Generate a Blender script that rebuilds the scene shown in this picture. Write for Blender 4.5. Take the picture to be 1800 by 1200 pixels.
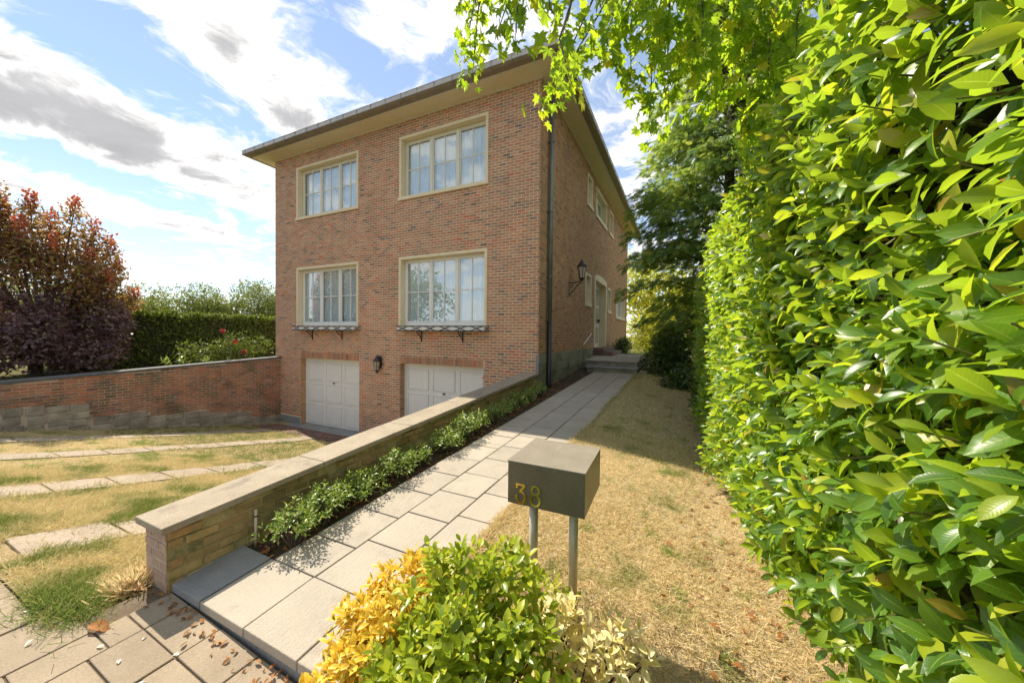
import bpy, math, random
import numpy as np
from mathutils import Vector, Matrix
random.seed(7); RG = np.random.default_rng(7)
for o in list(bpy.data.objects): bpy.data.objects.remove(o)
SC = bpy.context.scene
COL = SC.collection
# ------------------------------------------------------------------ camera
CH = 1.76
CR = [[0.9034296542558115, -0.018117790356643425, 0.42835336520659845],
      [0.4285908066881974, 0.012133479424890542, -0.9034172342275776],
      [0.011170507310996997, 0.9997622339084621, 0.018726863506110317]]
cd = bpy.data.cameras.new('camera'); cam = bpy.data.objects.new('camera', cd); COL.objects.link(cam)
cam.matrix_world = Matrix.Translation((0, 0, CH)) @ Matrix(CR).to_4x4()
cd.sensor_fit = 'HORIZONTAL'; cd.sensor_width = 36; cd.lens = 12.59; cd.clip_start = 0.02; cd.clip_end = 3000
SC.camera = cam
# ------------------------------------------------------------------ light
SUNV = Vector((-0.84, 0.28, 1.0)).normalized()
SUN_EL = math.asin(SUNV.z); SUN_ROT = math.atan2(SUNV.x, SUNV.y)
sl = bpy.data.lights.new('sun', 'SUN'); sl.energy = 2.05; sl.angle = math.radians(0.5); sl.color = (1, .90, .74)
so = bpy.data.objects.new('sun', sl); COL.objects.link(so); so.location = (-20, 8, 30)
so.rotation_euler = (-SUNV).to_track_quat('-Z', 'Y').to_euler()
SC.view_settings.view_transform = 'Standard'; SC.view_settings.look = 'None'
SC.view_settings.gamma = 1; SC.view_settings.exposure = 1.98; SC.view_settings.use_curve_mapping = False
SC.cycles.max_bounces = 8; SC.cycles.diffuse_bounces = 4; SC.cycles.transparent_max_bounces = 12

# ------------------------------------------------------------------ node helpers
class G:
    def __init__(s, nt):
        s.t = nt; nt.nodes.clear()
    def n(s, typ, inp=None, **kw):
        nd = s.t.nodes.new(typ)
        for k, v in kw.items(): setattr(nd, k, v)
        if inp:
            for k, v in inp.items():
                sk = nd.inputs[k]
                if isinstance(v, bpy.types.NodeSocket): s.t.links.new(v, sk)
                else: sk.default_value = v
        return nd
    def ramp(s, fac, stops, mode='LINEAR'):
        nd = s.t.nodes.new('ShaderNodeValToRGB'); cr = nd.color_ramp; cr.interpolation = mode
        while len(cr.elements) < len(stops): cr.elements.new(.5)
        for e, (p, c) in zip(cr.elements, stops):
            e.position = p; e.color = (c, c, c, 1) if not hasattr(c, '__len__') else (*c[:3], 1)
        s.t.links.new(fac, nd.inputs[0]); return nd.outputs[0]
    def m(s, op, a, b=0.0, c=0.0, clamp=False):
        nd = s.n('ShaderNodeMath', {0: a, 1: b, 2: c}, operation=op); nd.use_clamp = clamp; return nd.outputs[0]
    def mix(s, f, a, b, bt='MIX'):
        nd = s.t.nodes.new('ShaderNodeMix'); nd.data_type = 'RGBA'; nd.blend_type = bt
        for i, v in ((0, f), (6, a), (7, b)):
            if isinstance(v, bpy.types.NodeSocket): s.t.links.new(v, nd.inputs[i])
            else: nd.inputs[i].default_value = v if i == 0 else (*v[:3], 1)
        return nd.outputs[2]
    def noise(s, vec, scale, detail=4, rough=.55, dist=0.0, col=False):
        nd = s.n('ShaderNodeTexNoise', {'Vector': vec, 'Scale': scale, 'Detail': detail, 'Roughness': rough, 'Distortion': dist})
        return nd.outputs[1 if col else 0]
    def bump(s, h, strength=.3, dist=.01, nrm=None):
        i = {'Height': h, 'Strength': strength, 'Distance': dist}
        if nrm: i['Normal'] = nrm
        return s.n('ShaderNodeBump', i).outputs[0]
    def pos(s): return s.n('ShaderNodeNewGeometry').outputs['Position']
    def rnd(s):
        a = s.n('ShaderNodeAttribute', attribute_name='rnd').outputs['Fac']
        b = s.n('ShaderNodeObjectInfo').outputs['Random']
        return s.m('FRACT', s.m('ADD', a, b))
def new_mat(name):
    m = bpy.data.materials.new(name); m.use_nodes = True; return m, G(m.node_tree)
def finish(g, sh): g.n('ShaderNodeOutputMaterial', {'Surface': sh})
def P_(g, **k):
    d = {}
    for a, b in k.items():
        d[{'col': 'Base Color', 'rough': 'Roughness', 'nrm': 'Normal', 'metal': 'Metallic', 'spec': 'Specular IOR Level', 'coat': 'Coat Weight'}[a]] = b
    if 'Base Color' in d and not isinstance(d['Base Color'], bpy.types.NodeSocket): d['Base Color'] = (*d['Base Color'][:3], 1)
    return g.n('ShaderNodeBsdfPrincipled', d).outputs[0]
def surf(name, c1, c2, scale=6, rough=.8, bump=.3, bscale=60, stain=None, stain_scale=1.5, stain_lo=.5, metal=0, rndamt=0, spec=.3):
    m, g = new_mat(name); p = g.pos()
    col = g.mix(g.ramp(g.noise(p, scale, 6), [(.3, 0), (.7, 1)]), c1, c2)
    if rndamt:
        v = g.m('MULTIPLY_ADD', g.rnd(), rndamt, 1 - rndamt / 2)
        cc = g.n('ShaderNodeCombineColor', {0: v, 1: v, 2: v}).outputs[0]
        col = g.mix(1.0, col, cc, 'MULTIPLY')
    if stain: col = g.mix(g.ramp(g.noise(p, stain_scale, 7, .7), [(stain_lo, 0), (stain_lo + .2, .85)]), col, stain)
    col = g.mix(.35, col, g.ramp(g.noise(p, bscale, 3), [(.3, .35), (.7, 1)]), 'MULTIPLY')
    finish(g, P_(g, col=col, rough=rough, nrm=g.bump(g.noise(p, bscale, 5), bump, .01), metal=metal, spec=spec)); return m

# ------------------------------------------------------------------ world : Nishita sky with a broken cloud layer
def build_world():
    w = bpy.data.worlds.new('World'); SC.world = w; w.use_nodes = True; g = G(w.node_tree)
    sky = g.n('ShaderNodeTexSky', sky_type='NISHITA', sun_disc=False, sun_elevation=SUN_EL, sun_rotation=SUN_ROT, air_density=1.0, dust_density=0.0, ozone_density=3.0)
    dv = g.n('ShaderNodeTexCoord').outputs['Generated']
    x, y, z = g.n('ShaderNodeSeparateXYZ', {0: dv}).outputs[:3]
    zz = g.m('ADD', g.m('MAXIMUM', z, 0.0), .12)
    px = g.m('DIVIDE', x, zz); py = g.m('DIVIDE', y, zz)
    pv = g.n('ShaderNodeCombineXYZ', {0: px, 1: py, 2: 0.0}).outputs[0]
    warp = g.noise(pv, 1.6, 3, .5, col=True)
    wv = g.n('ShaderNodeVectorMath', {0: warp, 1: (.5, .5, .5)}, operation='SUBTRACT').outputs[0]
    wv = g.n('ShaderNodeVectorMath', {0: wv, 3: .55}, operation='SCALE').outputs[0]
    pw = g.n('ShaderNodeVectorMath', {0: pv, 1: wv}).outputs[0]
    base = g.noise(pw, 1.25, 9, .58)
    fine = g.noise(pw, 5.0, 9, .66)
    bias = None
    for (cx, cy, a, b, th, amp) in CLOUDS:
        ex = g.m('SUBTRACT', px, cx); ey = g.m('SUBTRACT', py, cy)
        c, s = math.cos(th), math.sin(th)
        u = g.m('DIVIDE', g.m('ADD', g.m('MULTIPLY', ex, c), g.m('MULTIPLY', ey, s)), a)
        v = g.m('DIVIDE', g.m('SUBTRACT', g.m('MULTIPLY', ey, c), g.m('MULTIPLY', ex, s)), b)
        r2 = g.m('ADD', g.m('MULTIPLY', u, u), g.m('MULTIPLY', v, v))
        e = g.m('MULTIPLY', g.m('POWER', 2.718, g.m('MULTIPLY', r2, -1.0)), amp)
        bias = e if bias is None else g.m('ADD', bias, e)
    dens = g.m('ADD', g.m('MULTIPLY_ADD', fine, .85, g.m('MULTIPLY_ADD', base, .75, -.215)), bias)
    mask = g.ramp(dens, [(.53, 0), (.60, .30), (.66, .75), (.75, 1)])
    # thick centres are greyer than the rims, as in the sky itself
    shade = g.ramp(dens, [(.62, (1.0, .975, .94)), (.78, (.92, .90, .88)), (.92, (.52, .515, .52)), (1.15, (.44, .435, .45))])
    shade = g.mix(.30, shade, g.ramp(g.noise(pw, 3.2, 6, .6), [(.35, .55), (.6, 1)]), 'MULTIPLY')
    skyc = g.n('ShaderNodeVectorMath', {0: sky.outputs[0], 3: SKY_GAIN}, operation='SCALE').outputs[0]
    skyc = g.mix(.20, skyc, (CLOUD * .80, CLOUD * .86, CLOUD * .88))
    hz = g.ramp(z, [(0.0, 1), (.10, .75), (.32, .0)])
    skyc = g.mix(g.m('MULTIPLY', hz, .45), skyc, (CLOUD * .78, CLOUD * .85, CLOUD * .92))
    cl = g.n('ShaderNodeVectorMath', {0: shade, 3: CLOUD}, operation='SCALE').outputs[0]
    skyc = g.mix(mask, skyc, cl)
    bg = g.n('ShaderNodeBackground', {0: skyc, 1: SKY_STR})
    g.n('ShaderNodeOutputWorld', {0: bg.outputs[0]})
SKY_STR = .15; SKY_GAIN = .305; CLOUD = 2.42
CLOUDS = [(-1.98, .57, .20, .52, .12, .55), (-1.72, .55, .08, .30, .3, .12), (-1.17, .60, .11, .32, .45, .24), (-1.05, .78, .10, .10, 0, .14), (-1.33, .86, .10, .12, 0, .26),
          (-.60, .82, .10, .14, 0, .14), (-1.46, .36, .16, .22, .2, -.26), (-1.50, .66, .07, .14, .2, -.12), (-.86, .70, .09, .20, .2, -.22), (-2.40, .80, .16, .45, .1, -.20), (-2.72, .95, .16, .5, .2, .22), (-3.1, .9, .12, .5, .1, -.12), (.08, 1.1, .3, .2, 0, -.12), (-.3, 1.6, .2, .3, 0, .08)]
build_world()

# ------------------------------------------------------------------ object helpers
WL = {}
def tag(o, label, cat, group=None):
    o['label'] = label; o['category'] = cat
    if group: o['group'] = group
    return o
def empty(name, loc, label, cat, group=None):
    o = bpy.data.objects.new(name, None); COL.objects.link(o); o.location = loc; WL[o.name] = Vector(loc)
    o.empty_display_size = .1
    return tag(o, label, cat, group)
def link(name, me, loc, parent=None, rot=None, scale=None):
    o = bpy.data.objects.new(name, me); COL.objects.link(o); loc = Vector(loc)
    if parent is not None:
        o.parent = parent; o.location = loc - WL[parent.name]
    else: o.location = loc
    if rot is not None: o.rotation_euler = rot
    if scale is not None: o.scale = scale
    WL[o.name] = loc; return o
def np_mesh(name, V, F, mat, uv=None, rnd=None, smooth=False):
    """V (n,3), F list of (m,k) int arrays."""
    me = bpy.data.meshes.new(name)
    V = np.asarray(V, np.float32); me.vertices.add(len(V)); me.vertices.foreach_set('co', V.ravel())
    F = [np.asarray(f, np.int32) for f in F if len(f)]
    loops = np.concatenate([f.ravel() for f in F]); me.loops.add(len(loops)); me.loops.foreach_set('vertex_index', loops)
    tot = np.concatenate([np.full(len(f), f.shape[1], np.int32) for f in F]); st = np.concatenate([[0], np.cumsum(tot)[:-1]]).astype(np.int32)
    me.polygons.add(len(tot)); me.polygons.foreach_set('loop_start', st); me.polygons.foreach_set('loop_total', tot)
    me.update(calc_edges=True)
    if uv is not None:
        l = me.uv_layers.new(name='uv'); l.data.foreach_set('uv', np.asarray(uv, np.float32)[loops].ravel())
    if rnd is not None:
        a = me.attributes.new('rnd', 'FLOAT', 'POINT'); a.data.foreach_set('value', np.asarray(rnd, np.float32))
    me.polygons.foreach_set('use_smooth', np.full(len(tot), bool(smooth)))
    if mat: me.materials.append(mat)
    return me
def finish_obj(name, V, F, mat, parent=None, **k):
    V = np.asarray(V, float); c = (V.min(0) + V.max(0)) / 2
    if parent is None: c[2] = V[:, 2].min()
    return link(name, np_mesh(name, V - c, F, mat, **k), c, parent)
class MB:
    """collects shapes in world space, builds ONE mesh object"""
    def __init__(s): s.V = []; s.F = {}; s.R = []; s.k = 0
    def add(s, V, F, r=None):
        V = np.asarray(V, float)
        for f in F: s.F.setdefault(len(f), []).append([i + s.k for i in f])
        s.V.append(V); s.R.append(np.full(len(V), random.random() if r is None else r)); s.k += len(V)
    def hexa(s, c, r=None):   # 8 corners: bottom 4 ccw, top 4 ccw
        s.add(c, [(3, 2, 1, 0), (4, 5, 6, 7), (0, 1, 5, 4), (1, 2, 6, 5), (2, 3, 7, 6), (3, 0, 4, 7)], r)
    def box(s, x0, x1, y0, y1, z0, z1, r=None):
        x0, x1 = min(x0, x1), max(x0, x1); y0, y1 = min(y0, y1), max(y0, y1)
        s.hexa([(x0, y0, z0), (x1, y0, z0), (x1, y1, z0), (x0, y1, z0), (x0, y0, z1), (x1, y0, z1), (x1, y1, z1), (x0, y1, z1)], r)
    def tube(s, pts, rad, n=8, cap=True, r=None):
        pts = [Vector(p) for p in pts]; rad = rad if hasattr(rad, '__len__') else [rad] * len(pts)
        V = []; F = []
        up = Vector((0, 0, 1))
        for i, p in enumerate(pts):
            d = (pts[min(i + 1, len(pts) - 1)] - pts[max(i - 1, 0)]).normalized()
            a = d.cross(up if abs(d.z) < .95 else Vector((1, 0, 0))).normalized(); b = a.cross(d)
            for k in range(n):
                t = 2 * math.pi * k / n; V.append(p + (a * math.cos(t) + b * math.sin(t)) * rad[i])
        for i in range(len(pts) - 1):
            for k in range(n):
                q = i * n; F.append((q + k, q + (k + 1) % n, q + n + (k + 1) % n, q + n + k))
        if cap: F += [tuple(range(n))[::-1], tuple(range(len(V) - n, len(V)))]
        s.add([tuple(v) for v in V], F, r)
    def lathe(s, c, prof, n=24, r=None, rot=0):
        V = []; F = []
        for (rr, z) in prof:
            for k in range(n):
                t = 2 * math.pi * k / n + rot; V.append((c[0] + rr * math.cos(t), c[1] + rr * math.sin(t), c[2] + z))
        for i in range(len(prof) - 1):
            for k in range(n): q = i * n; F.append((q + k, q + (k + 1) % n, q + n + (k + 1) % n, q + n + k))
        F += [tuple(range(n))[::-1], tuple(range(len(V) - n, len(V)))]
        s.add(V, F, r)
    def build(s, name, mat, parent=None, smooth=False, bevel=0, kind=None):
        o = finish_obj(name, np.concatenate(s.V), [np.array(f) for f in s.F.values()], mat, parent, rnd=np.concatenate(s.R), smooth=smooth)
        if bevel:
            b = o.modifiers.new('b', 'BEVEL'); b.width = bevel; b.segments = 2; b.limit_method = 'ANGLE'
        if kind: o['kind'] = kind
        return o
# ---- leaf scattering
def leaf_template(L=1.0, W=.4, rows=5, fold=.15, bend=.25, prof=None, stalk=.0):
    """blade along +Y, normal +Z, 3 verts across"""
    prof = prof or (lambda t: math.sin(math.pi * min(1, t * .98 + .01)) ** .75)
    V = []; UV = []; F = []
    for i in range(rows):
        t = i / (rows - 1); w = W / 2 * max(prof(t), .02); y = stalk + L * t; zb = -bend * L * t * t
        for k in (-1, 0, 1):
            V.append((k * w, y, zb + fold * w * abs(k) * 1.6)); UV.append((k * .5 + .5, t))
    for i in range(rows - 1):
        for k in (0, 1): q = i * 3 + k; F.append((q, q + 1, q + 4, q + 3))
    return np.array(V), np.array(F), np.array(UV)
def maple_template():
    ang = [-90, -60, -38, -25, -10, 4, 18, 32, 46, 58, 66, 78, 90]
    rad = [.10, .30, .62, .42, .86, .60, .50, .62, .98, .70, .64, .80, 1.12]
    pts = []
    for a, r in zip(ang, rad):
        t = math.radians(a); pts.append((r * math.cos(t) * .52, r * math.sin(t) * .5 + .38))
    out = pts + [(-x, y) for x, y in pts[-2:0:-1]]
    V = [(0, .3, -.05)] + [(x, y, -.16 * (x * x + (y - .3) ** 2) * 1.8 + .03 * ((i % 2) * 2 - 1)) for i, (x, y) in enumerate(out)]
    V += [(-.008, -.02, 0), (.008, -.02, 0), (.006, -.38, -.08), (-.006, -.38, -.08)]
    n = len(out); F = [(0, 1 + i, 1 + (i + 1) % n) for i in range(n)] + [(n + 1, n + 2, n + 3), (n + 1, n + 3, n + 4)]
    UV = [(.5, .3)] + [(x + .5, y) for x, y in out] + [(.5, .1)] * 4
    return np.array(V), np.array(F), np.array(UV)
def frond_template(n=5, W=.5):
    V = []; F = []; UV = []
    def q(a, b, w):
        a = np.array(a); b = np.array(b); d = b - a; p = np.array([d[1], -d[0], 0]); p = p / (np.linalg.norm(p) + 1e-9) * w
        k = len(V); V.extend([a - p * .5, a + p, b, b - p * .3]); F.append((k, k + 1, k + 2, k + 3)); UV.extend([(.3, a[1]), (.7, a[1]), (.6, b[1]), (.4, b[1])])
    q((0, 0, 0), (0, 1, -.25), .05)
    for i in range(n):
        t = .12 + .8 * i / n; l = W * (1 - t) ** .7 * .62 + .08
        for s in (-1, 1): q((0, t, -.25 * t * t), (s * l, t + l * .8, -.25 * t * t - .12), .075)
    return np.array(V), np.array(F), np.array(UV)
def frames(D, Nn, spin=0.0):
    """rotation matrices with Y along D and Z near Nn (arrays n,3)"""
    D = D / np.linalg.norm(D, axis=1, keepdims=True)
    X = np.cross(D, Nn); ln = np.linalg.norm(X, axis=1, keepdims=True); X = np.where(ln > 1e-5, X / np.maximum(ln, 1e-9), [[1., 0, 0]])
    Z = np.cross(X, D)
    return np.stack([X, D, Z], axis=2)
CRn = np.array(CR)
def to_px(P):
    c = (np.asarray(P) - [0, 0, CH]) @ CRn
    d = np.maximum(-c[:, 2], 1e-3); f = 12.59 / 36
    return c[:, 0] / d * f + .5, .5 - c[:, 1] / d * f * 1.5, -c[:, 2]
def scatter(name, tpl, Pn, Rm, S, mat, parent, singles=0, single_name='leaf', stuff=True, cand=None):
    """leaves at Pn with matrices Rm and scale S. The `singles` that show largest become objects sharing a mesh; the rest is one mesh."""
    tv, tf, tuv = tpl; n = len(Pn); rest = np.ones(n, bool)
    if singles:
        u, v, d = to_px(Pn)
        ok = (d > .05) & (u > .01) & (u < .99) & (v > .01) & (v < .99)
        if cand is not None: ok &= cand
        score = np.where(ok, S / np.maximum(d, .05), -1); idx = np.argsort(-score)[:singles]; idx = idx[score[idx] > 0]
        me = np_mesh(single_name, tv, [tf], mat, uv=tuv, rnd=np.zeros(len(tv)), smooth=True)
        for i in idx:
            e = Matrix(Rm[i].tolist()).to_euler()
            link(single_name, me, Pn[i], parent, e, (S[i],) * 3)
        rest[idx] = False
    Pq, Rq, Sq = Pn[rest], Rm[rest], S[rest]; m = len(Pq)
    if m == 0: return None
    V = np.einsum('nij,kj->nki', Rq, tv) * Sq[:, None, None] + Pq[:, None, :]
    F = (tf[None] + (np.arange(m) * len(tv))[:, None, None]).reshape(-1, tf.shape[1])
    r = np.repeat(RG.random(m), len(tv))
    o = finish_obj(name, V.reshape(-1, 3), [F], mat, parent, uv=np.tile(tuv, (m, 1)), rnd=r, smooth=len(tv) > 4)
    if stuff: o['kind'] = 'stuff'
    return o
def rdir(n, bias=(0, 0, 0)):
    v = RG.normal(size=(n, 3)); v /= np.linalg.norm(v, axis=1, keepdims=True); return v + np.array(bias)
def crown_points(n, blobs, inner=.55, weights=None):
    """points in the shells of many overlapping blobs"""
    B = np.array([(*c, *(r if hasattr(r, '__len__') else (r, r, r))) for c, r in blobs], float)
    w = (B[:, 3] * B[:, 4] * B[:, 5]) ** (2 / 3); w /= w.sum()
    k = RG.choice(len(B), n, p=w); d = rdir(n); rad = inner + (1.04 - inner) * RG.random(n) ** .5
    rad *= 1 + .10 * RG.normal(size=n)
    return B[k, :3] + d * B[k, 3:] * rad[:, None], d
def sub_blobs(center, rad, n, r, flat=1.0, seed=0):
    rg = np.random.default_rng(seed); out = []
    for _ in range(n):
        d = rg.normal(size=3); d /= np.linalg.norm(d); q = rg.random() ** .4
        rr = r * (.7 + .6 * rg.random())
        out.append((tuple(np.array(center) + d * np.array(rad) * q), (rr, rr, rr * flat)))
    return out

# ------------------------------------------------------------------ materials
def leaf_mat(name, stops, trans=.35, tcol=None, rough=.4, spec=.5, rib=None, edge=None, edge_w=.3, posnoise=None, tgain=1.6):
    m, g = new_mat(name); r = g.rnd()
    col = g.ramp(r, stops)
    if posnoise:
        col = g.mix(g.ramp(g.noise(g.pos(), posnoise[0], 3), [(posnoise[2], 0), (posnoise[2] + .14, 1)]), col, g.ramp(r, posnoise[1]))
    uv = g.n('ShaderNodeUVMap', uv_map='uv').outputs[0]
    u, v, _ = g.n('ShaderNodeSeparateXYZ', {0: uv}).outputs[:3]
    du = g.m('MULTIPLY', g.m('ABSOLUTE', g.m('SUBTRACT', u, .5)), 2.0)
    if edge:
        nz = g.noise(uv, 5, 3); t = g.m('ADD', du, g.m('MULTIPLY_ADD', nz, .9, -.45))
        t2 = g.m('MAXIMUM', t, g.m('MULTIPLY_ADD', v, 1.25, -.45 + edge_w * .3))
        col = g.mix(g.ramp(t2, [(1 - edge_w - .08, 0), (1 - edge_w + .04, 1)]), col, g.ramp(r, edge))
    if rib:
        col = g.mix(g.ramp(du, [(.03, .8), (.09, 0)]), col, rib)
        vn = g.n('ShaderNodeTexWave', {'Vector': g.n('ShaderNodeCombineXYZ', {0: 0.0, 1: g.m('MULTIPLY_ADD', du, -.14, v), 2: 0.0}).outputs[0], 'Scale': 3.6, 'Distortion': .6}, bands_direction='Y').outputs[1]
        vein = g.ramp(vn, [(.88, 0), (1, .16)]); col = g.mix(vein, col, rib)
        nrm = g.bump(g.m('SUBTRACT', g.m('MULTIPLY', vn, -.5), g.ramp(du, [(0, 1), (.12, 0)])),   .07, .003)
    else: nrm = g.bump(g.noise(g.pos(), 60, 2), .15, .004)
    pr = P_(g, col=col, rough=rough, spec=spec, nrm=nrm)
    tc = g.n('ShaderNodeVectorMath', {0: g.mix(.5, col, tcol) if tcol else col, 3: tgain}, operation='SCALE').outputs[0]
    tr = g.n('ShaderNodeBsdfTranslucent', {0: tc, 1: nrm}).outputs[0]
    finish(g, g.n('ShaderNodeMixShader', {0: trans, 1: pr, 2: tr}).outputs[0]); return m
def brick_mat(name, stops, grime=(.10, .09, .05), gr=.0, bump=.4, moss=None):
    m, g = new_mat(name); p = g.pos(); r = g.rnd(); col = g.ramp(r, stops)
    col = g.mix(.55, col, g.ramp(g.noise(p, 38, 5, .7), [(.3, .55), (.75, 1.25)]), 'MULTIPLY')
    col = g.mix(g.ramp(g.noise(p, .9, 5), [(.35, .0), (.75, .38)]), col, (.30, .21, .15))
    sm = g.n('ShaderNodeMapping', {'Vector': p, 'Scale': (2.6, 2.6, .30)}).outputs[0]
    col = g.mix(g.ramp(g.noise(sm, 1.5, 6, .65), [(.52, 0), (.70, .34)]), col, (.16, .12, .085))
    if gr: col = g.mix(g.ramp(g.noise(p, 1.7, 7, .7), [(.5 - gr, 0), (.62, .8)]), col, grime)
    if moss: col = g.mix(g.ramp(g.noise(p, 3.1, 6, .7), [(.42, 0), (.6, .8)]), col, moss)
    finish(g, P_(g, col=col, rough=.85, spec=.25, nrm=g.bump(g.noise(p, 120, 4), bump, .004))); return m
M = {}
M['brick'] = brick_mat('house brick', [(0, (.48, .23, .13)), (.14, (.58, .25, .13)), (.28, (.40, .23, .145)), (.40, (.62, .31, .17)), (.52, (.48, .26, .155)), (.62, (.26, .165, .12)), (.66, (.52, .29, .17)), (.78, (.60, .33, .18)), (.86, (.58, .16, .08)), (.94, (.42, .27, .17)), (1, (.15, .11, .10))])
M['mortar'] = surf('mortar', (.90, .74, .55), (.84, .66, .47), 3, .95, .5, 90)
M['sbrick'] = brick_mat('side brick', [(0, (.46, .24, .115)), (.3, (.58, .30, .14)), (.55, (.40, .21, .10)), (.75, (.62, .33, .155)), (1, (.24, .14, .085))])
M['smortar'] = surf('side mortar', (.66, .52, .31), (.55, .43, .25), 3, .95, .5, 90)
M['lbrick'] = brick_mat('left wall brick', [(0, (.42, .17, .10)), (.25, (.52, .19, .09)), (.5, (.32, .16, .10)), (.7, (.56, .25, .13)), (.85, (.18, .10, .08)), (1, (.48, .27, .17))], gr=.02)
M['lmortar'] = surf('old mortar', (.66, .53, .40), (.42, .32, .23), 2, .95, .6, 70, stain=(.10, .08, .06), stain_scale=2, stain_lo=.5)
M['wbrick'] = brick_mat('low wall brick', [(0, (.46, .31, .13)), (.3, (.60, .42, .18)), (.55, (.38, .27, .11)), (.75, (.60, .34, .15)), (.9, (.28, .19, .09)), (1, (.62, .50, .27))], gr=.05, grime=(.14, .11, .035), moss=(.24, .19, .07), bump=1.0)
M['wmortar'] = surf('mossy mortar', (.56, .47, .24), (.34, .29, .12), 4, .95, .8, 60, stain=(.09, .085, .03), stain_scale=3, stain_lo=.45)
M['ebrick'] = brick_mat('wall end brick', [(0, (.46, .30, .22)), (.4, (.55, .40, .30)), (.7, (.42, .22, .14)), (1, (.58, .46, .36))], bump=.8)
M['emortar'] = surf('smeared mortar', (.60, .50, .40), (.44, .36, .28), 9, .95, .8, 60)
M['coping'] = surf('coping stone', (.40, .335, .245), (.32, .265, .19), 5, .8, .35, 90, stain=(.15, .13, .10), stain_scale=6, stain_lo=.55, rndamt=.14)
M['slab'] = None
M['soffit'] = surf('cream soffit', (.90, .80, .60), (.84, .73, .53), 2, .6, .1, 40)
M['zinc'] = surf('zinc', (.60, .55, .50), (.46, .42, .38), 5, .45, .1, 50, metal=.3)
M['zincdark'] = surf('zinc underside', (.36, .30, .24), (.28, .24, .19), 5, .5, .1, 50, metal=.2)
M['roof'] = surf('roof felt', (.10, .09, .085), (.07, .065, .06), 5, .9, .4, 50)
M['stone'] = surf('cream window stone', (.88, .75, .52), (.80, .67, .44), 3, .7, .25, 80, stain=(.60, .48, .31), stain_scale=4, stain_lo=.62)
M['white'] = surf('white paint', (.88, .86, .80), (.85, .82, .76), 3, .4, .05, 60, stain=(.6, .56, .48), stain_scale=9, stain_lo=.72)
M['cream'] = surf('cream paint', (.82, .78, .66), (.78, .73, .60), 3, .4, .05, 60)
M['black'] = surf('black iron', (.018, .017, .018), (.03, .028, .028), 8, .4, .15, 80, spec=.5)
M['pipe'] = surf('galvanised pipe', (.22, .25, .21), (.15, .17, .15), 4, .4, .15, 40, metal=.4)
M['plinth'] = surf('plinth stone', (.34, .32, .21), (.22, .22, .14), 3, .9, .6, 40, stain=(.07, .075, .04), stain_scale=2, stain_lo=.52, rndamt=.35)
M['greystone'] = surf('grey rubble stone', (.46, .40, .31), (.28, .25, .19), 4, .9, .8, 35, stain=(.08, .085, .05), stain_scale=3, stain_lo=.55, rndamt=.4)
M['concrete'] = surf('concrete', (.33, .33, .31), (.24, .24, .23), 4, .9, .4, 60, stain=(.14, .13, .11), stain_scale=3, stain_lo=.58)
M['soil'] = surf('soil', (.11, .07, .045), (.05, .032, .02), 14, 1, 1.0, 60)
M['bark'] = surf('bark', (.16, .12, .085), (.08, .06, .045), 20, .9, .8, 60)
M['steel'] = surf('brushed steel post', (.66, .62, .52), (.56, .52, .43), 30, .5, .05, 200, metal=.45, spec=.5)
M['boxmetal'] = surf('weathered bronze metal', (.17, .155, .115), (.13, .12, .09), 5, .36, .05, 90, stain=(.24, .21, .16), stain_scale=6, stain_lo=.60, metal=.3, spec=.6)
M['lidmetal'] = surf('sun-toned metal lid', (.33, .29, .23), (.27, .24, .19), 6, .5, .05, 90, stain=(.48, .44, .37), stain_scale=9, stain_lo=.60, metal=.1)  # paler than the box: sunlight on the top put into the colour
M['chrome'] = surf('tarnished chrome', (.85, .66, .42), (.70, .68, .66), 20, .12, .05, 60, metal=1, spec=.5)
M['pvc'] = surf('pale pvc', (.66, .58, .42), (.60, .52, .38), 9, .5, .1, 60)
M['brownstep'] = surf('brown tile step', (.26, .17, .13), (.20, .13, .10), 5, .8, .3, 60)
M['coat'] = None
def slab_mat():
    m, g = new_mat('path slab'); p = g.pos()
    col = g.mix(g.ramp(g.noise(p, 3.2, 5), [(.3, 0), (.7, 1)]), (.43, .375, .30), (.375, .33, .265))
    v = g.m('MULTIPLY_ADD', g.rnd(), .14, .93); col = g.mix(1.0, col, g.n('ShaderNodeCombineColor', {0: v, 1: v, 2: v}).outputs[0], 'MULTIPLY')
    sp = g.n('ShaderNodeTexVoronoi', {'Vector': p, 'Scale': 95.0}).outputs[0]
    col = g.mix(.25, col, g.ramp(sp, [(.1, .45), (.5, 1)]), 'MULTIPLY')
    col = g.mix(g.ramp(g.noise(p, 5, 8, .75), [(.54, 0), (.74, .55)]), col, (.20, .175, .14))
    # cleft streaks running along the path
    mp = g.n('ShaderNodeMapping', {'Vector': p, 'Scale': (34, 9, 1), 'Rotation': (0, 0, .5)}).outputs[0]
    h = g.m('ADD', g.noise(mp, 1.6, 6, .62), g.m('MULTIPLY', sp, .35))
    finish(g, P_(g, col=col, rough=.8, spec=.3, nrm=g.bump(h, .55, .009))); return m
M['slab'] = slab_mat()
M['pave'] = surf('street slab', (.40, .32, .225), (.32, .255, .18), 4, .9, .5, 110, stain=(.26, .20, .14), stain_scale=5, stain_lo=.60, rndamt=.14)
M['strip'] = surf('driveway slab', (.44, .36, .27), (.36, .29, .215), 3, .9, .5, 80, stain=(.22, .17, .12), stain_scale=4, stain_lo=.58, rndamt=.12)
M['grayslab'] = surf('blue grey slab', (.33, .325, .31), (.26, .26, .26), 6, .7, .6, 90, stain=(.42, .40, .36), stain_scale=12, stain_lo=.6)

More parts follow.
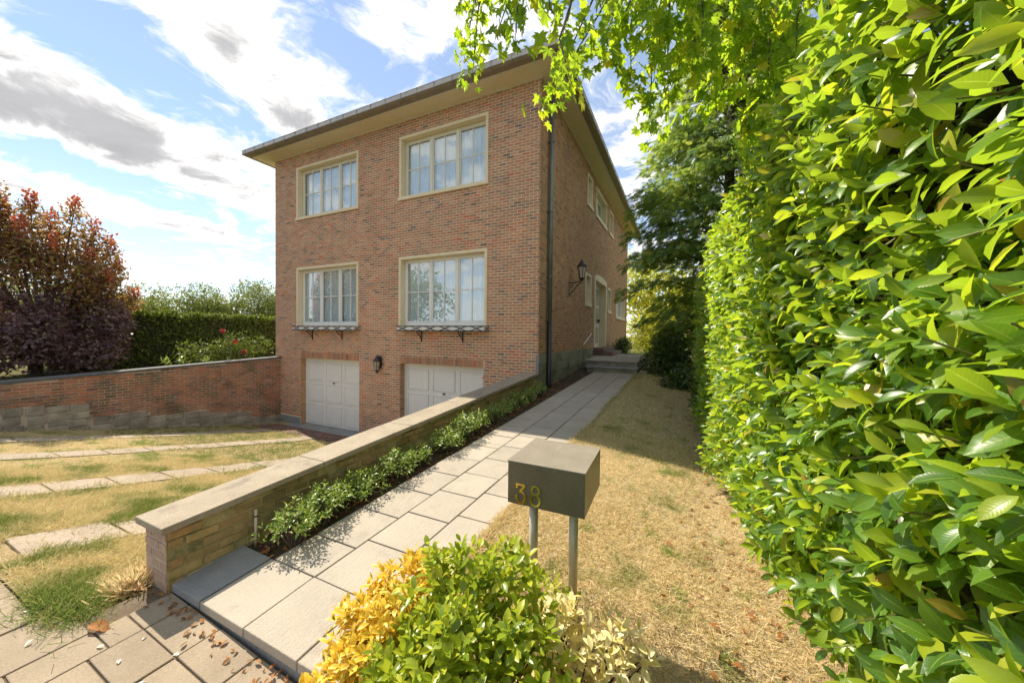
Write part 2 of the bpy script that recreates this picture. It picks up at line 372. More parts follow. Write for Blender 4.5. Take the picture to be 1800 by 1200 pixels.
def ground_mat(name, dry1, dry2, green, glo=.52, gs=.9, soil=(.14, .10, .06), dark=None):
    m, g = new_mat(name); p = g.pos()
    col = g.mix(g.ramp(g.noise(p, 6, 8, .7), [(.3, 0), (.7, 1)]), dry1, dry2)
    col = g.mix(g.ramp(g.noise(p, gs, 6, .65), [(glo, 0), (glo + .12, .9)]), col, green)
    col = g.mix(g.ramp(g.noise(p, 9, 6, .7), [(.6, 0), (.72, .7)]), col, soil)
    col = g.mix(.6, col, g.ramp(g.noise(p, 120, 4, .8), [(.3, .4), (.7, 1.2)]), 'MULTIPLY')
    finish(g, P_(g, col=col, rough=1, spec=.1, nrm=g.bump(g.noise(p, 70, 6, .8), 1.0, .02))); return m
M['lawn'] = ground_mat('dry lawn', (.72, .58, .36), (.60, .47, .28), (.30, .29, .11), .57, 2.6)
M['drive'] = ground_mat('driveway turf', (.60, .47, .25), (.48, .36, .19), (.22, .25, .07), .50, 1.9)
M['ground'] = ground_mat('ground', (.20, .17, .07), (.14, .13, .05), (.08, .11, .03), .45, .3)
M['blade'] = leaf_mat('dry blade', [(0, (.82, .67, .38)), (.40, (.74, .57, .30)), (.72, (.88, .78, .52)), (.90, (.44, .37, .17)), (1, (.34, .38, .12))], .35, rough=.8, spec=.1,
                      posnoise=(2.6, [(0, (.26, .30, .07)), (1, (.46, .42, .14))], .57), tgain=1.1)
M['dblade'] = leaf_mat('driveway blade', [(0, (.74, .62, .32)), (.5, (.60, .50, .24)), (1, (.82, .72, .44))], .25, rough=.8, spec=.1,
                       posnoise=(1.9, [(0, (.16, .24, .05)), (.6, (.30, .34, .08)), (1, (.46, .42, .14))], .47), tgain=1.1)
M['laurel'] = leaf_mat('laurel leaf', [(0, (.035, .10, .015)), (.3, (.065, .165, .018)), (.6, (.13, .25, .022)), (.85, (.26, .34, .02)), (.955, (.40, .42, .03)), (.975, (.42, .24, .05)), (1, (.03, .08, .02))], .42, (.34, .42, .01), .34, .5, rib=(.26, .34, .07), tgain=2.2)
M['euo_y'] = leaf_mat('yellow euonymus leaf', [(0, (.62, .40, .03)), (.5, (.72, .50, .04)), (.8, (.55, .42, .05)), (.87, (.18, .22, .03)), (1, (.50, .22, .02))], .32, rough=.4, spec=.4, edge=[(0, (.78, .53, .04)), (1, (.80, .62, .10))], edge_w=.45, tgain=1.2)
M['euo_g'] = leaf_mat('green euonymus leaf', [(0, (.14, .22, .018)), (.4, (.26, .35, .022)), (.75, (.38, .44, .03)), (1, (.50, .50, .03))], .35, (.34, .38, .02), .35, .4, edge=[(0, (.40, .42, .03)), (.6, (.26, .32, .03)), (1, (.52, .48, .06))], edge_w=.14, tgain=1.7)
M['euo_c'] = leaf_mat('cream euonymus leaf', [(0, (.70, .62, .30)), (.6, (.80, .74, .44)), (.9, (.70, .56, .14)), (1, (.3, .34, .08))], .3, rough=.45, spec=.3, edge=[(0, (.86, .80, .52)), (1, (.80, .66, .22))], edge_w=.5, tgain=1.1)
M['maple'] = leaf_mat('maple leaf', [(0, (.05, .13, .016)), (.4, (.10, .20, .018)), (.7, (.17, .26, .018)), (.9, (.32, .36, .02)), (1, (.48, .40, .02))], .55, (.36, .46, .01), .45, .4, tgain=2.4)
M['boxleaf'] = leaf_mat('border shrub leaf', [(0, (.09, .18, .03)), (.5, (.18, .29, .04)), (.85, (.34, .42, .07)), (1, (.66, .68, .36))], .35, (.34, .40, .03), .35, .5, tgain=1.6)
M['cyp'] = leaf_mat('cypress frond', [(0, (.06, .15, .045)), (.5, (.12, .22, .055)), (.85, (.24, .30, .06)), (1, (.42, .42, .10))], .42, (.30, .36, .03), .6, .3, tgain=2.0)
M['hedge'] = leaf_mat('clipped hedge leaf', [(0, (.04, .07, .014)), (.6, (.08, .12, .02)), (1, (.16, .20, .03))], .3, (.2, .24, .02), .5, .3)
M['purple'] = leaf_mat('purple leaf', [(0, (.07, .035, .045)), (.5, (.11, .06, .07)), (.85, (.20, .13, .13)), (1, (.20, .20, .07))], .3, (.25, .10, .04), .4, .5)
M['orange'] = leaf_mat('orange leaf', [(0, (.26, .12, .07)), (.2, (.42, .28, .09)), (.38, (.08, .055, .055)), (.58, (.11, .09, .06)), (.72, (.34, .34, .09)), (.86, (.10, .07, .06)), (1, (.34, .17, .10))], .4, (.5, .25, .03), .45, .4, tgain=1.5)
M['redtip'] = leaf_mat('red tip leaf', [(0, (.50, .09, .05)), (.5, (.30, .10, .06)), (1, (.52, .22, .08))], .4, (.5, .12, .05), .45, .4, tgain=1.5)
M['bgleaf'] = leaf_mat('distant leaf', [(0, (.09, .13, .035)), (.6, (.16, .20, .05)), (1, (.26, .28, .07))], .3, (.3, .32, .05), .7, .2)
M['goldleaf'] = leaf_mat('golden garden leaf', [(0, (.20, .26, .04)), (.5, (.36, .38, .05)), (1, (.50, .44, .06))], .4, (.5, .5, .04), .6, .2, tgain=1.8)
M['shrub'] = leaf_mat('dark shrub leaf', [(0, (.03, .06, .015)), (.6, (.06, .11, .022)), (1, (.12, .17, .03))], .3, (.2, .26, .02), .35, .5)
M['red'] = leaf_mat('red petal', [(0, (.40, .03, .03)), (1, (.30, .02, .03))], .3, rough=.5)
M['litter'] = leaf_mat('dead leaf', [(0, (.28, .10, .03)), (.4, (.38, .17, .05)), (.7, (.22, .12, .06)), (1, (.46, .28, .12))], .2, rough=.7, spec=.2)
M['petal'] = leaf_mat('white petal', [(0, (.80, .78, .66)), (1, (.72, .70, .58))], .2, rough=.6)
M['core'] = surf('shade-dark core', (.045, .05, .02), (.025, .022, .012), 30, 1, 1, 60)  # dark fill for the added hedge cores, inner shade put into the colour

# ------------------------------------------------------------------ terrain levels
PS = .0686                                  # rise of the path towards the house
def zp(y): return PS * y
ZD = [(-50, .03), (.74, .03), (1.0, -.02), (2.08, -.27), (4.19, -.70), (5.65, -.98), (7.0, -1.19), (7.8, -1.21), (60, -1.21)]
def zd(y): return float(np.interp(y, [a for a, b in ZD], [b for a, b in ZD]))
def LX(y): return -2.666 + .042 * (y - 1.6)         # left edge of the path
def RX(y): return -1.36 + .032 * (y - 2.6)          # right edge of the path
def C1(y): return -2.214 + .036 * (y - 1.6)
def C2(y): return -1.745 + .032 * (y - 2.4)
def CI(y): return -3.0 + .0233 * (y - 1.1)          # inner edge of the coping
def CO(y): return CI(y) - .375
FY = 7.45; HX0, HX1 = -12.3, -2.88; HY1 = 21.3; HZ = 7.42
def lawn_drop(x, y):
    q = min(1, max(0, (x + 1.15) / 1.45)); a = .17 * q ** 1.4
    b_ = .20 * min(1, max(0, (2.3 - y) / .6)) * min(1, max(0, (x + 1.3) / .35))
    return a * min(1, y / 3) + b_
def terrain_z(x, y):
    if y > 60 or x < -60 or x > 60 or y < -60: return 0.1
    if x < -12.15: return .62 if y > -1 else .0
    if x < -3.2:
        return zd(y) if y > .66 else -.30
    base = zp(y) if y < 12 else zp(12)
    if y < 1.255: return -.06 - .05 * max(0, x + 3) - (.25 if y < .66 else 0)
    return base - .03 - lawn_drop(x, y) - .02 * (x > RX(y))
def grid_sheet(name, xs, ys, zf, mat, off=0.0):
    V = [(x, y, zf(x, y) + off) for y in ys for x in xs]; n = len(xs)
    F = [(j * n + i, j * n + i + 1, (j + 1) * n + i + 1, (j + 1) * n + i) for j in range(len(ys) - 1) for i in range(n - 1)]
    o = finish_obj(name, V, [np.array(F)], mat); o['kind'] = 'structure'; return o
xs = [-900, -300, -100, -61, -59, -30, -20, -16, -12.16, -12.14] + list(np.linspace(-12, -3.3, 22)) + [-3.21, -3.19] + list(np.linspace(-3, 3, 13)) + [5, 10, 30, 59, 61, 150, 900]
ys = [-900, -200, -61, -59, -20, -5, -1.01, -.99] + [-.5, .2, .65, .67, .8, 1.0] + [1.25, 1.26] + list(np.linspace(1.3, 8, 32)) + [9, 10, 11, 12, 16, 25, 40, 59, 61, 150, 900]
grid_sheet('ground', xs, ys, terrain_z, M['ground'])
grid_sheet('driveway', list(np.linspace(-11.98, -3.24, 30)), list(np.linspace(.70, 7.6, 120)), lambda x, y: zd(y) + .008 * math.sin(x * 3.1 + y) * math.sin(y * 2.3), M['drive'], .012)
def lawn_z(x, y): return zp(y) - .012 + .012 * math.sin(x * 4 + 1) * math.sin(y * 3) - lawn_drop(x, y)
V = []; nx = 24; yy = list(np.linspace(1.18, 14, 70))
for y in yy:
    for i in range(nx):
        x = RX(y) - .004 + (2.4 - RX(y)) * (i / (nx - 1)) ** 1.2; V.append((x, y, lawn_z(x, y)))
F = [(j * nx + i, j * nx + i + 1, (j + 1) * nx + i + 1, (j + 1) * nx + i) for j in range(len(yy) - 1) for i in range(nx - 1)]
o = finish_obj('lawn', V, [np.array(F)], M['lawn']); o['kind'] = 'structure'
# planting bed of bare soil between low wall and path
V = []; yy = np.linspace(1.6, 11.5, 60)
for y in yy:
    x0 = min(CI(y) - .06, -2.9) if y < FY else HX1 - .02
    for i in range(7):
        x = x0 + (LX(y) - .001 - x0) * i / 6; V.append((x, y, zp(y) - .02 + .02 * math.sin(9 * y + i * 2.1) * (0 < i < 6)))
F = [(j * 7 + i, j * 7 + i + 1, (j + 1) * 7 + i + 1, (j + 1) * 7 + i) for j in range(len(yy) - 1) for i in range(6)]
o = finish_obj('planting_bed', V, [np.array(F)], M['soil']); o['kind'] = 'structure'

# ------------------------------------------------------------------ path of slabs
def structure_root(name, loc):
    o = bpy.data.objects.new(name, None); COL.objects.link(o); o.location = loc; WL[o.name] = Vector(loc); o['kind'] = 'structure'; return o
def slab_piece(name, corners, zt, th, mat, parent, gap=.006, rn=None):
    """corners: 4 (x,y) ccw; zt: function giving top z"""
    cx = sum(c[0] for c in corners) / 4; cy = sum(c[1] for c in corners) / 4; b = MB()
    dz = random.uniform(-.0025, .0025); tx, ty = random.uniform(-.004, .004), random.uniform(-.004, .004)
    q = []
    for (x, y) in corners:
        sx = x + math.copysign(gap, cx - x); sy = y + math.copysign(gap, cy - y); q.append((sx, sy, zt(sx, sy) + dz + tx * (x - cx) + ty * (y - cy)))
    V = [(x, y, z - th) for x, y, z in q] + q
    b.hexa(V, rn); return b.build(name, mat, parent, bevel=.005)
path = structure_root('path', (-2, 1.2, zp(1.2)))
pb = MB()
V = [(-3.10, 1.175, zp(1.2) - .045), (RX(1.2), 1.175, zp(1.2) - .045), (RX(10.4), 10.4, zp(10.4) - .045), (LX(10.4), 10.4, zp(10.4) - .045)]
pb.hexa([(x, y, z - .25) for x, y, z in V] + V); pb.build('bedding', M['concrete'], path)
zt = lambda x, y: zp(y)
def col_slabs(xa, xb, offs):
    y = 1.597; first = offs
    ye = [1.597] + [offs + .437 * k for k in range(22)]
    ye = [v for v in ye if v <= 10.38]; ye = sorted(set(ye)) + [10.4]
    for a, b in zip(ye[:-1], ye[1:]):
        if b - a < .05: continue
        slab_piece('slab', [(xa(a), a), (xb(a), a), (xb(b), b), (xa(b), b)], zt, .05, M['slab'], path)
col_slabs(LX, C1, 1.597 + .33); col_slabs(C1, C2, 2.04); col_slabs(C2, RX, 2.17)
fx = [-3.136, -2.685, -2.221, -1.749, -1.30]
for i, (a, b) in enumerate(zip(fx[:-1], fx[1:])):
    slab_piece('slab', [(a, 1.155), (b, 1.155), (b, 1.6), (a, 1.6)], zt, .055, M['grayslab'] if i == 0 else M['slab'], path)  # first slab greyer: the low wall's shadow put into its colour
# ------------------------------------------------------------------ street paving
def zs(x, y): return .035 - .05 * (x + 3) if x > -3.2 else .045 - .012 * (-3.2 - x)
street = structure_root('street_pavement', (-3, .8, 0))
b = MB(); V = [(-15, -3, -.108), (-3.2, -3, .034), (-3.2, .76, .034), (-15, .74, -.108)]
b.hexa([(x, y, z - .1) for x, y, z in V] + V)
V = [(-3.19, -3, .033), (1.5, -3, -.202), (1.5, 1.16, -.202), (-3.19, 1.14, .033)]
b.hexa([(x, y, z - .1) for x, y, z in V] + V); M['sand'] = surf('joint sand', (.22, .17, .11), (.12, .09, .06), 12, 1, .6, 90); b.build('bedding', M['sand'], street)
cols = [-3.42, -3.02, -2.80, -2.43, -2.06, -1.68, -1.3, -.92, -.5, -.1]
for i, (a, bb) in enumerate(zip(cols[:-1], cols[1:])):
    ys_ = [1.16, .945] + [.945 - .30 * k - (.14 if i % 2 else .22) for k in range(0, 8)]
    if i == 0: ys_ = [.80] + [.72 - .4 * k for k in range(1, 6)]
    for u, v in zip(ys_[:-1], ys_[1:]):
        slab_piece('paving_slab', [(a, v), (bb, v), (bb, u), (a, u)], zs, .05, M['pave'], street, gap=.0045)
for k in range(14):
    y1 = .70 - .155 * k; off = .23 * (k % 2)
    x = -3.43
    while x > -12:
        w = .47 if x + .01 < -3.43 else .47 - off
        slab_piece('paving_slab', [(x - w, y1 - .15), (x, y1 - .15), (x, y1), (x - w, y1)], zs, .05, M['pave'], street, gap=.004); x -= w
M['road'] = surf('worn asphalt', (.075, .072, .068), (.05, .05, .048), 3, .9, .6, 80, stain=(.11, .10, .09), stain_scale=1, stain_lo=.55)
grid_sheet('road', [-60, -15, -3.2, 1.5, 40], [-12, -6, -1.55], lambda x, y: zs(min(max(x, -15), 1.5), y) - .09, M['road'])
# ------------------------------------------------------------------ driveway wheel tracks
tr = structure_root('driveway_track', (-7, 3, -.5))
for (xa, w) in ((-5.02, .56), (-7.02, .56), (-9.25, .5), (-11.0, .5)):
    y = .78 + random.uniform(0, .1)
    while y < 6.6:
        l = random.choice([.55, .6, .7]); wob = random.uniform(-.03, .03)
        if random.random() > .03:
            slab_piece('track_slab', [(xa + wob, y), (xa + w + wob, y), (xa + w + wob, y + l), (xa + wob, y + l)], lambda x, y: zd(y) + .028, .05, M['strip'], tr, gap=.014)
        y += l
b = MB(); b.hexa([(x, y, z) for z in (-1.33, -1.17) for x, y in ((-11.35, 7.13), (-8.1, 7.13), (-8.1, 7.66), (-11.35, 7.66))]); o = b.build('garage_threshold', M['concrete'], tr, bevel=.01)
b = MB(); b.hexa([(x, y, z) for z in (-1.33, -1.172) for x, y in ((-7.0, 7.13), (-4.0, 7.13), (-4.0, 7.66), (-7.0, 7.66))]); o = b.build('garage_threshold', M['concrete'], tr, bevel=.01)
# red brick apron in front of the garages
b = MB()
for i in range(34):
    for j in range(7):
        x = -11.7 + i * .215 + (j % 2) * .1; y = 6.35 + j * .11
        if x > -3.5: continue
        z = zd(y) + .03 + random.uniform(-.004, .004); b.box(x, x + .2, y, y + .1, z - .05, z)
M['apron'] = surf('dull red paver', (.24, .13, .10), (.17, .11, .09), 6, .9, .5, 60, stain=(.09, .07, .05), stain_scale=2, stain_lo=.5, rndamt=.3)
b.build('paver', M['apron'], tr, kind='stuff')

# ------------------------------------------------------------------ brickwork
def cut(u0, u1, holes):
    segs = [(u0, u1)]
    for a, b in holes:
        n = []
        for s, e in segs:
            if b <= s or a >= e: n.append((s, e)); continue
            if a > s: n.append((s, a))
            if b < e: n.append((b, e))
        segs = n
    return segs
def brick_list(u0, u1, z0, z1, holes, bl=.195, ch=.0665, mj=.0155, top=None, bot=None, shift=0.0):
    """returns (ua,ub,za,zb) for every brick of a wall face"""
    out = []; k = 0; z = z0
    while z < z1 - .02:
        zb = min(z + ch - mj, z1)
        hs = [(h[0], h[1]) for h in holes if h[2] < zb - .012 and h[3] > z + .018]
        u = u0 - bl * (.5 if k % 2 else 0) - shift
        u += random.choice([0, 0, 0, .0])
        segs = cut(u0, u1, hs)
        while u < u1:
            a, b = u, u + bl - mj
            for s, e in segs:
                aa, bb = max(a, s), min(b, e)
                if bb - aa > .025:
                    if top and z > top((aa + bb) / 2) - .03: continue
                    if bot and zb < bot((aa + bb) / 2) + .02: continue
                    out.append((aa, bb, z, zb))
            u += bl
        z += ch; k += 1
    return out
def bricks_to(parent, bl_, P, mat, singles, proud=.0045, depth=.03, name='brick', rough=.003):
    """P(u,w,z)->xyz ; w outward. the nearest bricks become objects sharing meshes, the rest one mesh"""
    B = np.array(bl_); cu = (B[:, 0] + B[:, 1]) / 2; cz = (B[:, 2] + B[:, 3]) / 2
    cen = np.array([P(u, 0, z) for u, z in zip(cu, cz)])
    u_, v_, d_ = to_px(cen); full = (B[:, 1] - B[:, 0]) > .6 * (B[:, 1] - B[:, 0]).max()
    ok = (u_ > 0) & (u_ < 1) & (v_ > 0) & (v_ < 1) & (d_ > 0)
    sc = np.where(ok & full, 1 / np.maximum(d_, .1), -1); idx = set(np.argsort(-sc)[:singles].tolist()) if singles else set()
    rest = MB(); cache = {}
    for i, (a, b, z0, z1) in enumerate(B):
        pr = proud + random.uniform(-rough, rough); j = [random.uniform(-.0015, .0015) for _ in range(4)]
        if i in idx:
            L = round((b - a) / .01); Hh = round((z1 - z0), 3); key = (L, Hh)
            if key not in cache:
                u2, h2 = L * .005, Hh / 2; o0 = Vector(P(0, 0, 0)); q = []
                for w in (-depth, 0):
                    for (uu, zz) in ((-u2, -h2), (u2, -h2), (u2, h2), (-u2, h2)): q.append(Vector(P(uu, w, zz)) - o0)
                me = np_mesh(name, [tuple(v) for v in q], [np.array([(3, 2, 1, 0), (4, 5, 6, 7), (0, 1, 5, 4), (1, 2, 6, 5), (2, 3, 7, 6), (3, 0, 4, 7)])], mat, rnd=np.zeros(8)); cache[key] = me
            link(name, cache[key], P((a + b) / 2, pr, (z0 + z1) / 2), parent)
        else:
            c = [P(a + j[0], -depth, z0), P(b + j[1], -depth, z0), P(b + j[1], -depth, z1), P(a + j[0], -depth, z1), P(a + j[0], pr, z0 + j[2]), P(b + j[1], pr, z0 + j[2]), P(b + j[1], pr, z1 + j[3]), P(a + j[0], pr, z1 + j[3])]
            k = rest.k; rest.V.append(np.array(c)); rest.R.append(np.full(8, random.random())); rest.k += 8
            rest.F.setdefault(4, []).extend([[k + 4, k + 5, k + 6, k + 7], [k, k + 1, k + 5, k + 4], [k + 1, k + 2, k + 6, k + 5], [k + 2, k + 3, k + 7, k + 6], [k + 3, k, k + 4, k + 7]])
    if rest.k: rest.build('brickwork', mat, parent, kind='stuff')
def wall_sheet(name, P, u0, u1, z0, z1, holes, thick, mat, parent):
    us = sorted({u0, u1, *[h[0] for h in holes], *[h[1] for h in holes]}); zs_ = sorted({z0, z1, *[h[2] for h in holes], *[h[3] for h in holes]})
    b = MB()
    for a, c in zip(us[:-1], us[1:]):
        for d, e in zip(zs_[:-1], zs_[1:]):
            m = ((a + c) / 2, (d + e) / 2)
            if any(h[0] < m[0] < h[1] and h[2] < m[1] < h[3] for h in holes): continue
            b.hexa([P(a, -thick, d), P(c, -thick, d), P(c, 0, d), P(a, 0, d), P(a, -thick, e), P(c, -thick, e), P(c, 0, e), P(a, 0, e)])
    return b.build(name, mat, parent)

PF = lambda u, w, z: (u, FY - w, z)            # front face of the house
PR = lambda u, w, z: (HX1 + w, u, z)           # right face
house = empty('brick_house', ((HX0 + HX1) / 2, (FY + HY1) / 2, -1.2), 'two storey brown brick house over two white garage doors, with cream eaves', 'house')
WIN = [(-11.2, -8.45, 5.33, 6.99), (-6.93, -4.20, 5.32, 7.0), (-11.2, -8.44, 1.93, 3.82), (-6.93, -4.20, 1.93, 3.81)]
GAR = [(-11.0, -8.40, -1.3, .955), (-6.87, -4.25, -1.3, .96)]
SOL = [(-11.0, -8.40, .955, 1.148), (-6.87, -4.25, .96, 1.148)]
holesF = WIN + GAR
wall_sheet('front_wall', PF, HX0, HX1 - .002, -1.35, HZ, holesF, .25, M['mortar'], house)
holes2 = WIN + GAR + SOL + [(-12.4, -11.0, -1.4, -.955), (HX1 - .07, HX1 + .1, .3, 1.33)]
bricks_to(house, brick_list(HX0 + .003, HX1, -1.25, HZ - .02, holes2), PF, M['brick'], 200)
# soldier courses over the garages
b = MB()
for a, c, z0, z1 in SOL:
    u = a
    while u < c - .03:
        b.box(u, u + .055, FY - .010 - random.uniform(0, .003), FY + .1, z0 + .004, z1 - .01); u += .0665
b.build('soldier_brick', M['brick'], house, kind='stuff')
# reveals of the garage openings in brick
b = MB()
for a, c, z0, z1 in GAR:
    z = -1.25; k = 0
    while z < z1 - .06:
        for s, x in ((1, a), (-1, c)):
            if k % 2: b.box(x - .02 * s, x + .004 * s, FY + .0, FY + .095, z, z + .0555); b.box(x - .02 * s, x + .004 * s, FY + .106, FY + .19, z, z + .0555)
            else: b.box(x - .02 * s, x + .004 * s, FY + .0, FY + .185, z, z + .0555)
        z += .0665; k += 1
b.build('reveal_brick', M['sbrick'], house, kind='stuff')
# concrete base left of the garage, pale corner stone at the right
b = MB(); b.box(-12.0, -11.02, FY - .03, FY + .02, -1.35, -.96); b.build('base_block', M['concrete'], house, bevel=.01)
b = MB(); b.box(HX1 - .062, HX1 + .012, FY - .013, FY + .06, .4, 1.32); b.build('corner_stone', M['concrete'], house, bevel=.005)
# right side wall
SW = [(11.7, 12.42, 6.08, 7.10), (13.0, 14.95, 6.08, 7.12), (15.6, 16.48, 6.12, 7.14), (11.6, 12.42, 2.78, 3.83), (15.45, 16.2, 2.78, 3.80), (17.57, 20.5, 2.63, 3.84)]
DOOR = (12.9, 15.15, 1.33, 3.92)
sh = SW + [DOOR, (13.3, 14.7, 3.9, 4.06)]
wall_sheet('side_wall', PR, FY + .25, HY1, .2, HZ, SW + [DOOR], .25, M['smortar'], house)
b = MB(); b.box(HX1 - .25, HX1, FY + .001, FY + .249, .2, HZ); b.build('corner_wall', M['smortar'], house)
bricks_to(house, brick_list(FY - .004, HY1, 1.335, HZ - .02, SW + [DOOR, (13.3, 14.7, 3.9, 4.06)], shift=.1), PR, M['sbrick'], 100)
b = MB(); b.box(HX0, HX0 + .25, FY + .25, HY1, -1.3, HZ); b.box(HX0, HX1, HY1 - .25, HY1 - .001, -1.3, HZ); b.build('rear_wall', M['mortar'], house)
# plinth stones on the side wall
b = MB(); z = .35; k = 0
for (z0, z1) in ((.30, .62), (.62, .86), (.86, 1.10), (1.10, 1.325)):
    u = FY - .012; k += 1; u_ = u + (.2 if k % 2 else 0)
    first = True
    while u < 12.85:
        l = random.uniform(.38, .62) if not (first and k % 2) else .25; e = min(u + l, 12.88)
        b.box(HX1 - .05, HX1 + .022 + random.uniform(-.004, .006), u + .003, e - .007, z0 + .004, z1 - .008); u = e; first = False
b.build('plinth_stone', M['plinth'], house, bevel=.006, kind='stuff')
b = MB(); b.box(HX1 - .05, HX1 + .012, FY - .005, 12.9, .2, 1.322); b.box(HX1 - .05, HX1 + .012, 15.15, HY1, .2, 1.322); b.build('plinth', M['plinth'], house)

# ------------------------------------------------------------------ windows
def glass_mat(name='window glass', add=.06):
    m, g = new_mat(name)
    fc = g.n('ShaderNodeLayerWeight', {'Blend': .5}).outputs['Facing']
    fr = g.m('MULTIPLY_ADD', g.m('POWER', fc, 5.0), .96, .045 + add, True)
    gl = g.n('ShaderNodeBsdfGlossy', {0: (.95, .97, 1, 1), 'Roughness': .0}).outputs[0]
    tr = g.n('ShaderNodeBsdfTransparent', {0: (.90, .94, .95, 1)}).outputs[0]
    finish(g, g.n('ShaderNodeMixShader', {0: fr, 1: tr, 2: gl}).outputs[0]); return m
M['glass'] = glass_mat(add=.13); M['glass_up'] = glass_mat('upper window glass', 0.10)
def curtain_mat():
    m, g = new_mat('net curtain'); p = g.pos()
    finish(g, P_(g, col=g.mix(g.ramp(g.noise(p, 4, 3), [(.3, 0), (.7, 1)]), (.93, .93, .91), (.88, .88, .87)), rough=.9, spec=.1)); return m
M['curtain'] = curtain_mat()
M['dark'] = surf('dark room', (.03, .03, .03), (.02, .02, .02), 2, .9, 0, 10)
def mbox(P, u0, u1, w0, w1, z0, z1, b):
    c = [P(u0, w0, z0), P(u1, w0, z0), P(u1, w1, z0), P(u0, w1, z0), P(u0, w0, z1), P(u1, w0, z1), P(u1, w1, z1), P(u0, w1, z1)]
    b.hexa(c)
def window(P, o, ncas, fm, kind='front', reveal=.15, bars=True, sill=True, curtain=True, surround=.075):
    u0, u1, z0, z1 = o; s = surround
    fw = .055; a, c, d, e = u0 + s, u1 - s, z0 + s, z1 - s
    b = MB(); w0, w1 = -reveal - .05, -reveal
    if kind == 'low': d = z0 + .03
    mbox(P, a, a + fw, w0, w1, d, e, b); mbox(P, c - fw, c, w0, w1, d, e, b)
    mbox(P, a + fw, c - fw, w0, w1, e - fw, e, b); mbox(P, a + fw, c - fw, w0, w1, d, d + fw * (2.0 if kind == 'low' else 1.1), b)
    win = b.build('window', fm, house, bevel=.004)
    b = MB(); pr = .022
    mbox(P, u0, u0 + s, -reveal, pr, z0 + .001, z1, b); mbox(P, u1 - s, u1, -reveal, pr, z0 + .001, z1, b)
    mid = (u0 + u1) / 2
    if kind == 'side': mbox(P, u0 + s, u1 - s, -reveal, pr, z1 - s, z1, b)
    else: mbox(P, u0 + s, mid - .003, -reveal, pr, z1 - s, z1, b); mbox(P, mid + .003, u1 - s, -reveal, pr, z1 - s, z1, b)
    b.build('surround', M['stone'], win, bevel=.006)
    b = MB(); mbox(P, u0 - .015, u1 + .015, -reveal, .05, z0 - .05 if kind != 'up' else z0 - .012, z0 + (s if kind != 'low' else .028), b); b.build('sill', M['stone'], win, bevel=.006)
    fh = fw * (2.0 if kind == 'low' else 1.1)
    W = (c - a - 2 * fw) / ncas; x = a + fw
    for i in range(ncas):
        ca, cb = x + i * W, x + (i + 1) * W
        if i:
            b = MB(); mbox(P, ca - .035, ca + .035, w0, w1 + .012, d + fh, e - fw, b); b.build('mullion', fm, win, bevel=.004)
        ga, gb = ca + (.035 if i else 0) + .001, cb - (.035 if i < ncas - 1 else 0) - .001; gz0, gz1 = d + fh + .001, e - fw - .001
        b = MB(); t = .03
        mbox(P, ga, ga + t, w0 + .01, w1 - .008, gz0, gz1, b); mbox(P, gb - t, gb, w0 + .01, w1 - .008, gz0, gz1, b); mbox(P, ga + t, gb - t, w0 + .01, w1 - .008, gz0, gz0 + t, b); mbox(P, ga + t, gb - t, w0 + .01, w1 - .008, gz1 - t, gz1, b)
        b.build('casement', fm, win)
        b = MB(); mbox(P, ga + t, gb - t, w0 + .022, w0 + .027, gz0 + t, gz1 - t, b); b.build('pane', M['glass'] if kind != 'up' else M['glass_up'], win)
        if bars:
            zm = gz0 + (gz1 - gz0) * .5; um = (ga + gb) / 2; b = MB()
            mbox(P, um - .011, um + .011, w0 + .028, w0 + .04, gz0 + t, gz1 - t, b)
            mbox(P, ga + t, um - .0115, w0 + .028, w0 + .04, zm - .011, zm + .011, b); mbox(P, um + .0115, gb - t, w0 + .028, w0 + .04, zm - .011, zm + .011, b)
            b.build('glazing_bar', fm, win)
    if curtain:
        n = int((c - a) / .018); V = []; Fq = []; ph = random.random() * 9
        for i in range(n + 1):
            u = a + (c - a) * i / n
            for zz in (d + .01, (d + e) / 2, e - .01):
                fld = .022 * math.sin(u * 42 + 2.2 * math.sin(u * 3.1 + ph)) + .014 * math.sin(u * 91 + ph)
                V.append(P(u, w0 - .055 + fld * (1.0 if zz < e - .1 else .6), zz))
        for i in range(n):
            for k in (0, 1): q = i * 3 + k; Fq.append((q, q + 3, q + 4, q + 1))
        finish_obj('curtain', V, [np.array(Fq)], M['curtain'], win, smooth=True)
    b = MB(); mbox(P, a, c, w0 - .42, w0 - .40, d, e, b); b.build('room', M['dark'], win)
    return win
window(PF, WIN[0], 3, M['cream'], 'up'); window(PF, WIN[1], 3, M['cream'], 'up')
window(PF, WIN[2], 3, M['white'], 'low'); window(PF, WIN[3], 3, M['white'], 'low')
for i, o in enumerate(SW):
    window(PR, o, 2 if o[1] - o[0] > 1.5 else 1, M['white'], 'side', reveal=.17, bars=False)
